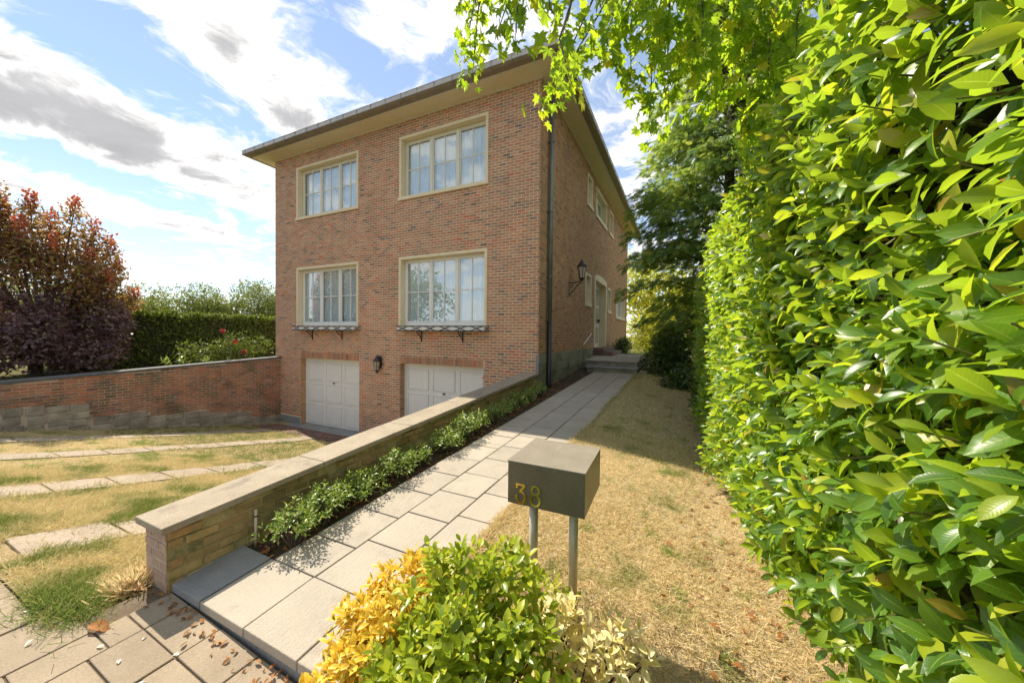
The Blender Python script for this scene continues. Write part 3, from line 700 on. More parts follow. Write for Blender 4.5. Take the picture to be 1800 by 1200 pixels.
# garage doors
for gi, (a, c, z0, z1) in enumerate(GAR):
    zb = -1.165; b = MB(); mbox(PF, a, c, -.25, -.19, zb, z1, b); gd = b.build('garage_door', M['white'], house)
    b = MB()
    for (p, q, r, s) in ((a, a + .05, zb, z1), (c - .05, c, zb, z1), (a + .05, c - .05, z1 - .09, z1)): mbox(PF, p, q, -.19, -.165, r, s, b)
    b.build('door_frame', M['white'], gd, bevel=.004)
    A, C, D, E = a + .05, c - .05, zb + .03, z1 - .09; pw, ph = (C - A) / 3, (E - D) / 3
    for i in range(3):
        for j in range(3):
            p, q, r, s = A + i * pw + .075, A + (i + 1) * pw - .075, D + j * ph + .06, D + (j + 1) * ph - .06
            b = MB(); mbox(PF, p, q, -.19, -.186, r, s, b)
            for (x0, x1, y0, y1) in ((p, q, r, r + .012), (p, q, s - .012, s), (p, p + .012, r, s), (q - .012, q, r, s)): mbox(PF, x0, x1, -.188, -.168, y0, y1, b)
            mbox(PF, p + .03, q - .03, -.189, -.180, r + .03, s - .03, b)
            b.build('panel', M['white'], gd, bevel=.003)
    b = MB(); m_ = (a + c) / 2; zz = D + 2 * ph
    mbox(PF, m_ - .03, m_ + .03, -.19, -.172, zz - .02, zz + .02, b); mbox(PF, m_ - .02, m_ + .05, -.175, -.15, zz - .008, zz + .008, b); b.build('handle', M['black'], gd)
    if gi == 1:
        b = MB(); t = [PF(c - .13 + .028 * math.cos(k * math.pi / 6), -.1635, E - .17 + .036 * math.sin(k * math.pi / 6)) for k in range(12)]
        b.add(t + [PF(c - .13 + .028 * math.cos(k * math.pi / 6), -.189, E - .17 + .036 * math.sin(k * math.pi / 6)) for k in range(12)], [tuple(range(12))] + [(i, (i + 1) % 12, 12 + (i + 1) % 12, 12 + i) for i in range(12)])
        M['sticker'] = surf('orange sticker', (.75, .22, .08), (.85, .5, .3), 60, .5, 0, 50); b.build('sticker', M['sticker'], gd)
# side entrance: stone surround with arched head, glazed cream door
y0, y1, z0, z1 = DOOR
b = MB(); mbox(PR, y0, y0 + .14, -.24, .03, z0, z1 - .14, b); mbox(PR, y1 - .14, y1, -.24, .03, z0, z1 - .14, b)
n = 14; pts = [(y0 + (y1 - y0) * i / n, z1 + .12 * math.sin(math.pi * i / n)) for i in range(n + 1)]
for (ua, za), (ub, zb) in zip(pts[:-1], pts[1:]):
    lo = z1 - .14
    c = [PR(ua, -.24, lo), PR(ub, -.24, lo), PR(ub, .03, lo), PR(ua, .03, lo), PR(ua, -.24, za), PR(ub, -.24, zb), PR(ub, .03, zb), PR(ua, .03, za)]; b.hexa(c)
ds = b.build('door_surround', M['stone'], house)
b = MB(); mbox(PR, y0 + .14, y1 - .14, -.30, -.24, z0, z1 - .14, b); dr = b.build('front_door', M['cream'], house)
for k in range(3):
    for j in range(2):
        p = y0 + .24 + j * .92; q = p + .80; r = z0 + .12 + k * .76; b = MB(); mbox(PR, p, q, -.24, -.236, r, r + .66, b); b.build('pane', M['glass'], dr)
        b = MB(); mbox(PR, p - .03, q + .03, -.24, -.225, r - .05, r - .01, b); b.build('rail', M['cream'], dr)
b = MB(); mbox(PR, y1 - .42, y1 - .36, -.24, -.17, 2.3, 2.42, b); b.build('handle', M['black'], dr)
# eaves
b = MB()
EX0, EX1, EY0, EY1 = HX0 - .50, HX1 + .43, FY - .47, HY1 + .47
def ring(b, X0, X1, Y0, Y1, prof):
    """profile (out, z) swept round a rectangle"""
    V = []; m = len(prof)
    for (sx, sy) in ((0, 0), (1, 0), (1, 1), (0, 1)):
        for (o, z) in prof:
            V.append((X1 + o if sx else X0 - o, Y1 + o if sy else Y0 - o, z))
    F = []
    for c in range(4):
        d = (c + 1) % 4
        for k in range(m): F.append((c * m + k, d * m + k, d * m + (k + 1) % m, c * m + (k + 1) % m))
    b.add(V, F)
ring(b, HX0, HX1, FY, HY1, [(.0, HZ), (.47, HZ + .02), (.47, HZ + .05), (0, HZ + .05)])
b.build('soffit', M['soffit'], house)
b = MB(); ring(b, HX0, HX1, FY, HY1, [(.002, HZ - .03), (.03, HZ - .03), (.03, HZ - .002), (.002, HZ - .002)]); b.build('moulding', M['cream'], house)
b = MB(); ring(b, HX0, HX1, FY, HY1, [(.43, HZ + .005), (.47, HZ + .005), (.47, HZ + .019), (.43, HZ + .019)]); b.build('fascia', M['cream'], house)
b = MB(); ring(b, HX0, HX1, FY, HY1, [(.472, HZ + .01), (.60, HZ + .02), (.66, HZ + .05), (.655, HZ + .062), (.60, HZ + .045), (.472, HZ + .04)]); b.build('gutter_underside', M['zincdark'], house)
b = MB(); ring(b, HX0, HX1, FY, HY1, [(.655, HZ + .055), (.665, HZ + .06), (.655, HZ + .17), (.665, HZ + .18), (.64, HZ + .19), (.63, HZ + .06)])
gt = b.build('gutter', M['zinc'], house)
b = MB(); x = EX0
while x < EX1 + .1:
    b.box(x, x + .012, FY - .669, FY - .472, HZ + .016, HZ + .183); x += .50
y = EY0
while y < EY1:
    b.box(HX1 + .474, HX1 + .669, y, y + .012, HZ + .016, HZ + .183); y += .50
b.build('gutter_joint', M['zincdark'], gt)
cx, cy = (HX0 + HX1) / 2, (FY + HY1) / 2
b = MB(); o6 = .60; zr = HZ + .06
b.add([(HX0 - o6, FY - o6, zr), (HX1 + o6, FY - o6, zr), (HX1 + o6, HY1 + o6, zr), (HX0 - o6, HY1 + o6, zr), (cx, FY + 4.6, HZ + 1.0), (cx, HY1 - 4.6, HZ + 1.0)],
      [(0, 1, 4), (1, 2, 5, 4), (2, 3, 5), (3, 0, 4, 5), (3, 2, 1, 0)]); b.build('roof', M['roof'], house)
# downpipe
b = MB(); b.tube([(-2.795, 7.93, HZ + .01), (-2.795, 7.93, 2.02)], .05, 14); 
for z in (6.2, 4.6, 3.1): b.tube([(-2.795, 7.93, z), (-2.795, 7.93, z + .04)], .058, 14); b.box(-2.88, -2.83, 7.915, 7.945, z, z + .04)
dp = b.build('downpipe', M['pipe'], house, smooth=True)
b = MB(); b.tube([(-2.795, 7.93, 2.07), (-2.795, 7.93, .60), (-2.77, 7.93, .53)], .056, 14); b.build('downpipe_shoe', M['black'], dp, smooth=True)

# ------------------------------------------------------------------ low wall
def brick_wall_faces(root, P, u0, u1, z0, z1f, mat, singles, bot=None, rough=.003, **k):
    L = brick_list(u0, u1, z0, max(z1f(u0), z1f(u1)), [], top=z1f, bot=bot, **k); bricks_to(root, L, P, mat, singles, proud=.006, rough=rough)
TC = lambda y: zp(y) + .41                      # top of coping
low = empty('low_garden_wall', (-3.19, 1.13, 0), 'low mossy brick wall with pale stone coping beside the path', 'wall')
b = MB(); ys_ = [1.14, 7.44]; q = []
for z in (None, 1):
    for (x, y) in ((CO(1.14) + .045, 1.14), (CI(1.14) - .045, 1.14), (CI(7.44) - .045, 7.44), (CO(7.44) + .045, 7.44)):
        q.append((x, y, -1.4 if z is None else TC(y) - .05))
b.hexa(q); b.build('wall_core', M['wmortar'], low)
PL = lambda u, w, z: (CI(u) - .045 + w, u, z)
PO = lambda u, w, z: (CO(u) + .045 - w, u, z)
PE = lambda u, w, z: (u, 1.14 - w, z)
top = lambda u: TC(u) - .062
brick_wall_faces(low, PL, 1.145, 7.43, -.02, top, M['wbrick'], 250, bot=lambda u: zp(u) - .08, rough=.009)
brick_wall_faces(low, PO, 1.145, 7.43, -1.3, top, M['lbrick'], 0, bot=lambda u: zd(u) - .1)
L = brick_list(CO(1.14) + .047, CI(1.14) - .047, -.10, TC(1.14) - .062, []); bricks_to(low, L, PE, M['ebrick'], 50, proud=.004)
b = MB(); b.box(CO(1.14) + .046, CI(1.14) - .046, 1.139, 1.16, -.2, TC(1.14) - .051); b.build('end_render', M['emortar'], low)
ye = [1.095, 2.245, 3.40, 4.55, 5.70, 6.60, 7.435]
for a, c in zip(ye[:-1], ye[1:]):
    a2, c2 = a + .003, c - .003; b = MB()
    q = [(CO(a2), a2, TC(a2) - .048), (CI(a2), a2, TC(a2) - .048), (CI(c2), c2, TC(c2) - .048), (CO(c2), c2, TC(c2) - .048)]
    b.hexa(q + [(x, y, z + .048) for x, y, z in q]); b.build('coping_stone', M['coping'], low, bevel=.006)
# ------------------------------------------------------------------ left retaining wall
lw = empty('retaining_wall', (-12.15, 3, -.7), 'long red brick retaining wall with grey stone foot along the driveway', 'wall')
LT = lambda y: .72 + (y - 2.0) * .0425
b = MB(); b.hexa([(-12.3, .6, -1.4), (-12.0, .6, -1.4), (-12.0, FY - .002, -1.4), (-12.3, FY - .002, -1.4), (-12.3, .6, LT(.6) - .045), (-12.0, .6, LT(.6) - .045), (-12.0, FY - .002, LT(FY) - .045), (-12.3, FY - .002, LT(FY) - .045)])
b.build('wall_core', M['lmortar'], lw)
PLW = lambda u, w, z: (-12.0 + w, u, z)
SEC = [(.6, 3.19, .34, .10), (3.19, 4.17, -.21, -.22), (4.17, 5.5, -.37, -.45), (5.5, 6.5, -.55, -.66), (6.5, 7.44, -.88, -.98)]
def stone_top(u):
    for a, c, p, q in SEC:
        if a <= u <= c: return p + (q - p) * (u - a) / (c - a)
    return -1
brick_wall_faces(lw, PLW, .6, FY - .01, -1.2, lambda u: LT(u) - .06, M['lbrick'], 290, bot=stone_top)
sb = 0
for a, c, p, q in SEC:
    u = a
    rows = 3 if c < 3.5 else 2
    while u < c - .02:
        l = random.uniform(.22, .38); e = min(u + l, c)
        if c - e < .12: e = c
        zt_ = stone_top((u + e) / 2); zb = zd((u + e) / 2) - .06
        nr = max(1, int(round((zt_ - zb) / .17))); cut_ = [zb + (zt_ - zb) * k / nr for k in range(nr + 1)]
        for k in range(nr):
            du = random.uniform(-.05, .05) if 0 < k else 0
            b = MB(); w = random.uniform(.012, .03)
            b.box(-12.03, -12.0 + w, max(a, u + du) + .008, min(c, e + du) - .008, cut_[k] + .006, cut_[k + 1] - .008); b.build('stone_block', M['greystone'], lw, bevel=.012)
        u = e
M['darkcoping'] = surf('weathered coping', (.17, .17, .165), (.10, .10, .10), 6, .8, .4, 60, stain=(.3, .3, .28), stain_scale=6, stain_lo=.6)
b = MB()
for a, c in ((.55, 2.0), (2.0, 3.45), (3.45, 4.9), (4.9, 6.3), (6.3, FY - .003)):
    q = [(-12.34, a + .003, LT(a) - .045), (-11.96, a + .003, LT(a) - .045), (-11.96, c - .003, LT(c) - .045), (-12.34, c - .003, LT(c) - .045)]
    b = MB(); b.hexa(q + [(x, y, z + .05) for x, y, z in q]); b.build('coping_stone', M['darkcoping'], lw, bevel=.006)

# ------------------------------------------------------------------ steps, door steps
st = empty('entrance_steps', (-1.9, 10.4, .7), 'grey stone entrance steps and landing at the end of the path', 'steps')
def tread(name, x0, x1, y0, y1, z0, z1, mat, xl=None):
    b = MB(); xl = x0 if xl is None else xl; b.box(x0, x1, y0, y1, z0, z1); return b.build(name, mat, st, bevel=.008)
tread('riser', -2.50, -1.10, 10.42, 10.9, .55, .83, M['plinth']); tread('tread', -2.54, -1.08, 10.38, 10.78, .83, .875, M['grayslab'])
tread('riser', -2.60, -1.14, 10.79, 14.5, .55, .995, M['greystone']); tread('landing', -2.64, -1.11, 10.74, 14.6, .995, 1.05, M['slab'])
tread('landing', -2.88, -2.645, 12.4, 15.6, .9, 1.048, M['slab'])
tread('door_step', -2.86, -2.20, 12.95, 15.0, 1.051, 1.19, M['brownstep']); tread('door_sill', -2.88, -2.5, 12.92, 15.12, 1.191, 1.328, M['brownstep'])
hr = empty('handrail', (-2.8, 11.1, 1.4), 'short pale metal handrail slanting up the side wall by the steps', 'handrail')
b = MB(); b.tube([(-2.80, 11.15, 1.46), (-2.80, 12.25, 1.83)], .018, 8); b.build('rail', M['white'], hr, smooth=True)
b = MB(); b.tube([(-2.80, 11.22, 1.48), (-2.875, 11.22, 1.48)], .012, 6); b.tube([(-2.80, 12.15, 1.80), (-2.875, 12.15, 1.80)], .012, 6); b.build('bracket', M['black'], hr)

# ------------------------------------------------------------------ flower boxes with iron railing
def flower_box(x0, x1, label):
    r = empty('window_box', ((x0 + x1) / 2, FY - .14, 1.80), label, 'flower box', 'iron window boxes under the lower windows')
    yf = FY - .25
    b = MB(); b.box(x0 + .03, x1 - .03, yf + .014, yf + .022, 1.845, 1.945); b.box(x0 + .03, x1 - .03, yf + .02, FY - .03, 1.845, 1.853); b.box(x0 + .03, x0 + .038, yf + .02, FY - .03, 1.853, 1.925); b.box(x1 - .038, x1 - .03, yf + .02, FY - .03, 1.853, 1.925)
    b.build('trough', M['white'], r)
    b = MB()
    z0, z1 = 1.835, 1.955
    for z in (z0, z1):
        b.box(x0, x1, yf - .008, yf + .004, z - .009, z + .009)
        for x in (x0, x1): b.box(x - .005, x + .005, yf + .005, FY - .01, z - .005, z + .005)
    nl = 6; L = (x1 - x0) / nl; A = (z1 - z0) / 2 - .004; zm = (z0 + z1) / 2
    for s in (1, -1):
        pts = [(x0 + (x1 - x0) * i / 72, yf - .002 - .003 * s, zm + s * A * math.cos(math.pi * (i / 72) * nl)) for i in range(73)]
        b.tube(pts, .0095, 5)
        for x in (x0, x1): b.tube([(x, yf + (FY - .01 - yf) * i / 12, zm + s * A * math.cos(math.pi * i / 12)) for i in range(13)], .009, 5)
    b.build('railing', M['black'], r)
    for x in (x0 + .66, x1 - .75):
        b = MB(); b.box(x - .012, x + .012, FY - .02, FY - .009, 1.54, 1.83); b.box(x - .012, x + .012, yf + .02, FY - .02, 1.815, 1.828)
        b.tube([(x, yf + .03, 1.815), (x, yf + .09, 1.75), (x, FY - .06, 1.68), (x, FY - .016, 1.545)], [.012, .014, .013, .008], 6); b.tube([(x, yf + .12, 1.815), (x, FY - .06, 1.76), (x, FY - .02, 1.72)], .009, 6)
        b.build('bracket', M['black'], r)
flower_box(-11.08, -8.35, 'white window box in black iron railing under the left lower window')
flower_box(-6.80, -4.12, 'white window box in black iron railing under the right lower window')

# ------------------------------------------------------------------ wall lanterns
def lantern_body(r, x, y, z, s):
    """z = underside of the glass body"""
    b = MB(); b.lathe((x, y, z), [(.055 * s, 0), (.10 * s, .26 * s)], 6); b.build('glass_body', M['lglass'], r)
    b = MB()
    for k in range(6):
        t = 2 * math.pi * k / 6; c, q = math.cos(t), math.sin(t)
        b.tube([(x + .057 * s * c, y + .057 * s * q, z), (x + .103 * s * c, y + .103 * s * q, z + .26 * s)], .007 * s, 5)
    b.lathe((x, y, z), [(.02 * s, -.07 * s), (.04 * s, -.04 * s), (.062 * s, -.02 * s), (.062 * s, .006 * s)], 6)
    b.build('cage', M['black'], r)
    b = MB(); b.lathe((x, y, z + .26 * s), [(.115 * s, 0), (.12 * s, .015 * s), (.085 * s, .07 * s), (.05 * s, .11 * s), (.045 * s, .13 * s), (.03 * s, .15 * s), (.012 * s, .17 * s), (.015 * s, .19 * s), (.002 * s, .2 * s)], 12); b.build('cap', M['black'], r)
def lg():
    m, g = new_mat('lantern glass'); finish(g, P_(g, col=(.42, .36, .26), rough=.15, spec=.6)); return m
M['lglass'] = lg()
fl = empty('wall_lantern', (-7.57, FY - .12, .66), 'small black lantern on the front wall between the garage doors', 'lantern')
lantern_body(fl, -7.57, FY - .14, .74, .95)
b = MB(); b.box(-7.61, -7.53, FY - .022, FY - .008, .78, 1.12); b.tube([(-7.57, FY - .015, 1.08), (-7.57, FY - .08, 1.14), (-7.57, FY - .13, 1.10)], .014, 6); b.build('bracket', M['black'], fl)
sl_ = empty('bracket_lantern', (-2.6, 9.8, 3.2), 'large black lantern on a scrolled iron bracket on the side wall', 'lantern')
lantern_body(sl_, -2.52, 9.75, 3.34, 1.15)
b = MB(); b.box(-2.873, -2.86, 9.72, 9.78, 2.85, 3.32)
b.tube([(-2.865, 9.75, 3.22), (-2.7, 9.75, 3.22), (-2.52, 9.75, 3.27)], .016, 6); b.tube([(-2.865, 9.75, 2.9), (-2.78, 9.75, 2.98), (-2.66, 9.75, 3.13), (-2.52, 9.75, 3.24)], .014, 6)
pts = [(-2.80 + .05 * (1 - i / 24) * math.cos(i * .5), 9.75, 3.12 + .05 * (1 - i / 24) * math.sin(i * .5)) for i in range(22)]; b.tube(pts, .008, 5)
b.build('bracket', M['black'], sl_)

# ------------------------------------------------------------------ letterbox
mb_ = empty('letterbox', (-.675, 2.05, zp(2.05)), 'bronze metal letterbox with number 38 on two steel posts', 'letterbox')
X0, X1, Y0, Y1, Z0, Z1 = -.902, -.449, 1.868, 2.345, .785, 1.032
def skew(p): return (p[0] - .036 * (p[1] - 1.868), p[1], p[2])
def sbox(b, x0, x1, y0, y1, z0, z1): b.hexa([skew(p) for p in ((x0, y0, z0), (x1, y0, z0), (x1, y1, z0), (x0, y1, z0), (x0, y0, z1), (x1, y0, z1), (x1, y1, z1), (x0, y1, z1))])
b = MB(); sbox(b, X0, X1, Y0, Y1, Z0, Z1 - .006); b.build('box', M['boxmetal'], mb_, bevel=.0025)
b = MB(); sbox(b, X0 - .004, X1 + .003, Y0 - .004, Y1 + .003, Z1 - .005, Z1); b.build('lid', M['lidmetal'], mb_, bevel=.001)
for (x, y) in ((-.79, 2.0), (-.558, 2.055)):
    b = MB(); b.tube([(x, y, zp(y) - .05), (x, y, Z0)], .0265, 20); b.build('post', M['steel'], mb_, smooth=True)
def stroke(b, pts, wd, y0, y1):
    P2 = [np.array(p) for p in pts]; L = []; Rr = []
    for i, p in enumerate(P2):
        d = P2[min(i + 1, len(P2) - 1)] - P2[max(i - 1, 0)]; d = d / np.linalg.norm(d); n_ = np.array([-d[1], d[0]]) * wd / 2; L.append(p + n_); Rr.append(p - n_)
    for i in range(len(P2) - 1):
        a, c, d, e = Rr[i], Rr[i + 1], L[i + 1], L[i]
        b.hexa([(a[0], y1, a[1]), (c[0], y1, c[1]), (d[0], y1, d[1]), (e[0], y1, e[1]), (a[0], y0, a[1]), (c[0], y0, c[1]), (d[0], y0, d[1]), (e[0], y0, e[1])], .5)
def arc(cx, cz, rx, rz, a0, a1, n=16): return [(cx + rx * math.cos(math.radians(a0 + (a1 - a0) * i / n)), cz + rz * math.sin(math.radians(a0 + (a1 - a0) * i / n))) for i in range(n + 1)]
dx, dz = -.8455, .797
yq0, yq1 = Y0 - .009, Y0 + .001
b = MB(); stroke(b, [(dx, dz + .108), (dx + .056, dz + .108)], .012, yq0, yq1); stroke(b, [(dx + .004, dz + .103), (dx + .004, dz + .086)], .010, yq0 + .001, yq1)
stroke(b, [(dx + .053, dz + .103), (dx + .026, dz + .071)], .012, yq0 + .0005, yq1); stroke(b, arc(dx + .028, dz + .036, .026, .034, 105, -200, 22), .012, yq0 + .0008, yq1)
b.build('digit_three', M['chrome'], mb_)
b = MB(); stroke(b, arc(dx + .118, dz + .034, .027, .031, 0, 360, 26), .013, yq0, yq1); stroke(b, arc(dx + .118, dz + .090, .022, .024, 0, 360, 24), .012, yq0 + .0005, yq1); b.build('digit_eight', M['chrome'], mb_)

# small pale pipe stub at the near end of the bed
pv = empty('pipe_stub', (-2.99, 1.66, .1), 'thin pale plastic pipe standing by the wall end, with a black band', 'pipe')
b = MB(); b.tube([(-2.985, 1.655, zp(1.66) - .03), (-2.985, 1.655, .375)], .0105, 10); b.build('tube', M['pvc'], pv, smooth=True)
b = MB(); b.tube([(-2.985, 1.655, .318), (-2.985, 1.655, .328)], .0135, 10); b.build('band', M['black'], pv)

# ------------------------------------------------------------------ laurel hedge
def hedge_face(y, z):
    """x of the hedge's face"""
    base = np.interp(y, [0, 1.5, 2.5, 4.0, 6.0, 8.6, 9.5], [.60, .52, .46, .40, .38, .40, .6])
    low_ = np.interp(z - PS * y, [0, .25, .6, 1.1], [.30, .18, .05, 0.0]) * np.interp(y, [0, 2.5, 4.2, 6], [1, .8, -.15, -.2])
    topb = np.clip((z - 2.7) / .5, 0, 1) ** 2 * .25
    return base + low_ + topb + .05 * np.sin(y * 2.7 + z * 1.9) * np.sin(z * 3.3 + y) 
hedge = empty('laurel_hedge', (1.2, 4.5, .2), 'tall glossy laurel hedge filling the right side', 'hedge')
b = MB()
hy = [-.6, 1, 2.5, 4, 6, 8, 8.9]; hz = [.02, .6, 1.6, 2.6, 2.9]
V = []; 
for y in hy:
    for z in hz: V.append((float(hedge_face(y, z + PS * y)) + .42, y, z + PS * y * .6))
n = len(hz); F = [(j * n + i, (j + 1) * n + i, (j + 1) * n + i + 1, j * n + i + 1) for j in range(len(hy) - 1) for i in range(n - 1)]
k0 = len(V)
for y in hy:
    for z in hz: V.append((3.0, y, z + PS * y * .6))
F += [(k0 + j * n + i, k0 + j * n + i + 1, k0 + (j + 1) * n + i + 1, k0 + (j + 1) * n + i) for j in range(len(hy) - 1) for i in range(n - 1)]
F += [(j * n + n - 1, (j + 1) * n + n - 1, k0 + (j + 1) * n + n - 1, k0 + j * n + n - 1) for j in range(len(hy) - 1)]
F += [((len(hy) - 1) * n + i, k0 + (len(hy) - 1) * n + i, k0 + (len(hy) - 1) * n + i + 1, (len(hy) - 1) * n + i + 1) for i in range(n - 1)]
finish_obj('light_block_core', V, [np.array(F)], M['core'], hedge)  # solid core added inside the hedge to block light behind the leaves
LT_ = leaf_template(1.0, .44, 5, .20, .28, stalk=.06, prof=lambda t: (math.sin(math.pi * t ** 1.08) ** .62) if 0 < t < 1 else .02)
def shoots(Sp, Sd, nl, ll, jitter=.5, spacing=.022):
    """each shoot: leaves spiralling round a stem; returns P,D,N,S and stem polylines"""
    P, D, Nn, S = [], [], [], []
    for p, d in zip(Sp, Sd):
        d = d / np.linalg.norm(d); a = np.cross(d, [0, 0, 1.]); a /= np.linalg.norm(a) + 1e-6; c = np.cross(a, d); ph = random.random() * 6.28; k = random.choice(nl)
        for i in range(k):
            t = ph + i * 2.4; out = a * math.cos(t) + c * math.sin(t); f = i / max(k - 1, 1)
            ld = d * (.35 + .9 * f) + out * (1.1 - .6 * f) + RG.normal(size=3) * .18
            P.append(p + d * spacing * i + out * .004); D.append(ld); Nn.append(d * 1.0 - out * .35 * f + np.array([0, 0, .55]) + RG.normal(size=3) * .25)
            S.append(ll * (1.0 - .35 * f ** 2) * random.uniform(.75, 1.15))
    return np.array(P), np.array(D), np.array(Nn), np.array(S)
def hedge_pts(n, y0, y1, depth, zmax=3.2):
    y = y0 + (y1 - y0) * RG.random(n); z0 = np.interp(y, [0, 1.6, 3, 4.5], [.40, .32, .16, .05]) + PS * y
    z = z0 + (zmax - z0) * RG.random(n); x = hedge_face(y, z) + depth * RG.random(n); return np.stack([x, y, z], 1)
parts = []
for (n, a, c) in ((1350, -.2, 2.2), (1700, 2.2, 4.5), (2100, 4.5, 9.0)):
    parts.append(hedge_pts(n, a, c, .16))
parts.append(hedge_pts(900, -.2, 9, .45))
n = 420; y = 8.9 * RG.random(n); parts.append(np.stack([hedge_face(y, np.full(n, 3.1)) + .9 * RG.random(n), y, 3.02 + .2 * RG.random(n)], 1))
n = 300; parts.append(np.stack([.5 + 1.5 * RG.random(n), 8.8 + .25 * RG.random(n), .6 + 2.5 * RG.random(n)], 1))
Sp = np.concatenate(parts)
Sd = np.stack([-1.0 + .25 * RG.normal(size=len(Sp)), -.12 + .5 * RG.normal(size=len(Sp)), .25 + .45 * RG.normal(size=len(Sp))], 1)
P, D, Nn, S = shoots(Sp, Sd, [5, 6, 7, 8], .104)
keep = np.linalg.norm(P - [0, 0, CH], axis=1) > .62; P, D, Nn, S = P[keep], D[keep], Nn[keep], S[keep]
scatter('foliage', LT_, P, frames(D, Nn), S, M['laurel'], hedge, 300)
b = MB()
for i in range(0, len(Sp), 3):
    if np.linalg.norm(Sp[i] - [0, 0, CH]) < .7: continue
    d = Sd[i] / np.linalg.norm(Sd[i]); p = Sp[i]; b.tube([tuple(p - d * .22), tuple(p), tuple(p + d * .14)], [.005, .004, .002], 4, cap=False)
M['stem'] = surf('green stem', (.20, .22, .06), (.14, .12, .04), 9, .6, .1, 40)
b.build('twigs', M['stem'], hedge, kind='stuff')
# end of first half

# ------------------------------------------------------------------ small border shrubs beside the low wall
SM = leaf_template(1.0, .42, 3, .2, .2)
def bush(name, label, cat, c, r, n, ll, mat, singles=0, group=None, up=.6, tpl=None, nl=(4, 5, 6), stems=True, spacing=.35, inner=.35):
    t = empty(name, c, label, cat, group)
    C0 = np.array(c); rr = np.array(r)
    d = rdir(n, (0, 0, .25)); d /= np.linalg.norm(d, axis=1, keepdims=True); d[:, 2] = np.abs(d[:, 2]) * 1.0 - .12
    rad = inner + (1 - inner) * RG.random(n) ** .6
    lump = 1 + .18 * np.sin(d[:, 0] * 5 + c[0] * 9) * np.cos(d[:, 1] * 6 + c[1] * 5)
    Sp = C0 + [0, 0, rr[2] * .38] + d * rr * [1, 1, .62] * (rad * lump)[:, None]
    Sd = d * .8 + np.array([0, 0, up]) + RG.normal(size=(n, 3)) * .25
    P, D, Nn, S = shoots(Sp, Sd, list(nl), ll, spacing=ll * spacing)
    tp = tpl or SM
    scatter('foliage', tp, P, frames(D, Nn), S, mat, t, singles)
    if stems:
        b = MB(); k = 0
        for i in RG.choice(n, min(n, 26), replace=False):
            q = Sp[i]; m_ = C0 * .5 + q * .5 + RG.normal(size=3) * .02; b.tube([tuple(C0 + [0, 0, -.03] + RG.normal(size=3) * [.02, .02, 0]), tuple(m_), tuple(q)], [.006, .004, .0025], 4, cap=False)
        b.build('stems', M['bark'], t, kind='stuff')
    return t
BED = [(-2.70, 1.78, .15, .34, 'bright shrub nearest the camera, beside the pale pipe stub'),
       (-2.77, 2.06, .15, .33, 'small upright shrub just behind the nearest border shrub'),
       (-2.83, 2.24, .12, .22, 'low dark green shrub between the two tall near border shrubs and the rest'),
       (-2.80, 2.52, .16, .27, 'rounded green shrub beside the first coping joint'),
       (-2.78, 2.93, .16, .31, 'leafy border shrub with pale tips halfway down the lit coping'),
       (-2.80, 3.28, .14, .22, 'low green plant beside the red dead leaves in the bed'),
       (-2.76, 3.80, .17, .28, 'border shrub beside the middle of the path, with cream tips'),
       (-2.77, 4.22, .18, .36, 'tallest pale tipped shrub before the shadow line'),
       (-2.79, 4.62, .17, .30, 'green shrub right at the shadow edge of the bed'),
       (-2.78, 5.08, .17, .28, 'first fully shaded shrub of the border'),
       (-2.77, 5.55, .17, .26, 'second shaded shrub of the border'),
       (-2.76, 6.05, .17, .26, 'third shaded shrub of the border'),
       (-2.74, 6.55, .17, .26, 'fourth shaded shrub of the border, near the corner of the house'),
       (-2.74, 7.05, .16, .28, 'farthest border shrub, by the foot of the downpipe')]
for i, (x, y, r, h, lab) in enumerate(BED):
    bush('border_shrub', lab, 'shrub', (x + .02, y, zp(y) - .02), (r * 1.12, r * 1.35, h), 120 if y < 4.7 else 80, .042 if y < 3 else .048, M['boxleaf'], 40 if y < 3 else 0, 'shrubs planted along the low wall', up=.9)
# ------------------------------------------------------------------ variegated shrubs in front of the letterbox
E_T = leaf_template(1.0, .50, 5, .22, .25, prof=lambda t: (math.sin(math.pi * (t * .97 + .015) ** 1.25)) ** .7)
def big_bush(name, label, cat, pts_fn, n, ll, mat, singles, base):
    t = empty(name, base, label, cat); Sp, Sd = pts_fn(n)
    P, D, Nn, S = shoots(Sp, Sd, [5, 6, 7, 8], ll, spacing=ll * .22)
    scatter('foliage', E_T, P, frames(D, Nn), S, mat, t, singles)
    b = MB()
    for i in RG.choice(len(Sp), min(len(Sp), 80), replace=False):
        q = Sp[i]; m_ = np.array(base) * .4 + q * .6 + RG.normal(size=3) * .02; b.tube([tuple(np.array(base) + RG.normal(size=3) * [.04, .04, 0]), tuple(m_), tuple(q)], [.008, .005, .003], 4, cap=False)
    b.build('stems', M['bark'], t, kind='stuff'); return t
def blobs_fn(blobs, up=.5, inner=.6):
    def f(n):
        B = np.array([(*c, *r) for c, r in blobs]); w = B[:, 3] * B[:, 4]; w = w / w.sum(); k = RG.choice(len(B), n, p=w)
        d = rdir(n, (-.1, -.25, .45)); d /= np.linalg.norm(d, axis=1, keepdims=True)
        rad = inner + (1.0 - inner) * RG.random(n) ** .5
        return B[k, :3] + d * B[k, 3:] * rad[:, None], d * .7 + np.array([0, 0, up]) + RG.normal(size=(n, 3)) * .3
    return f
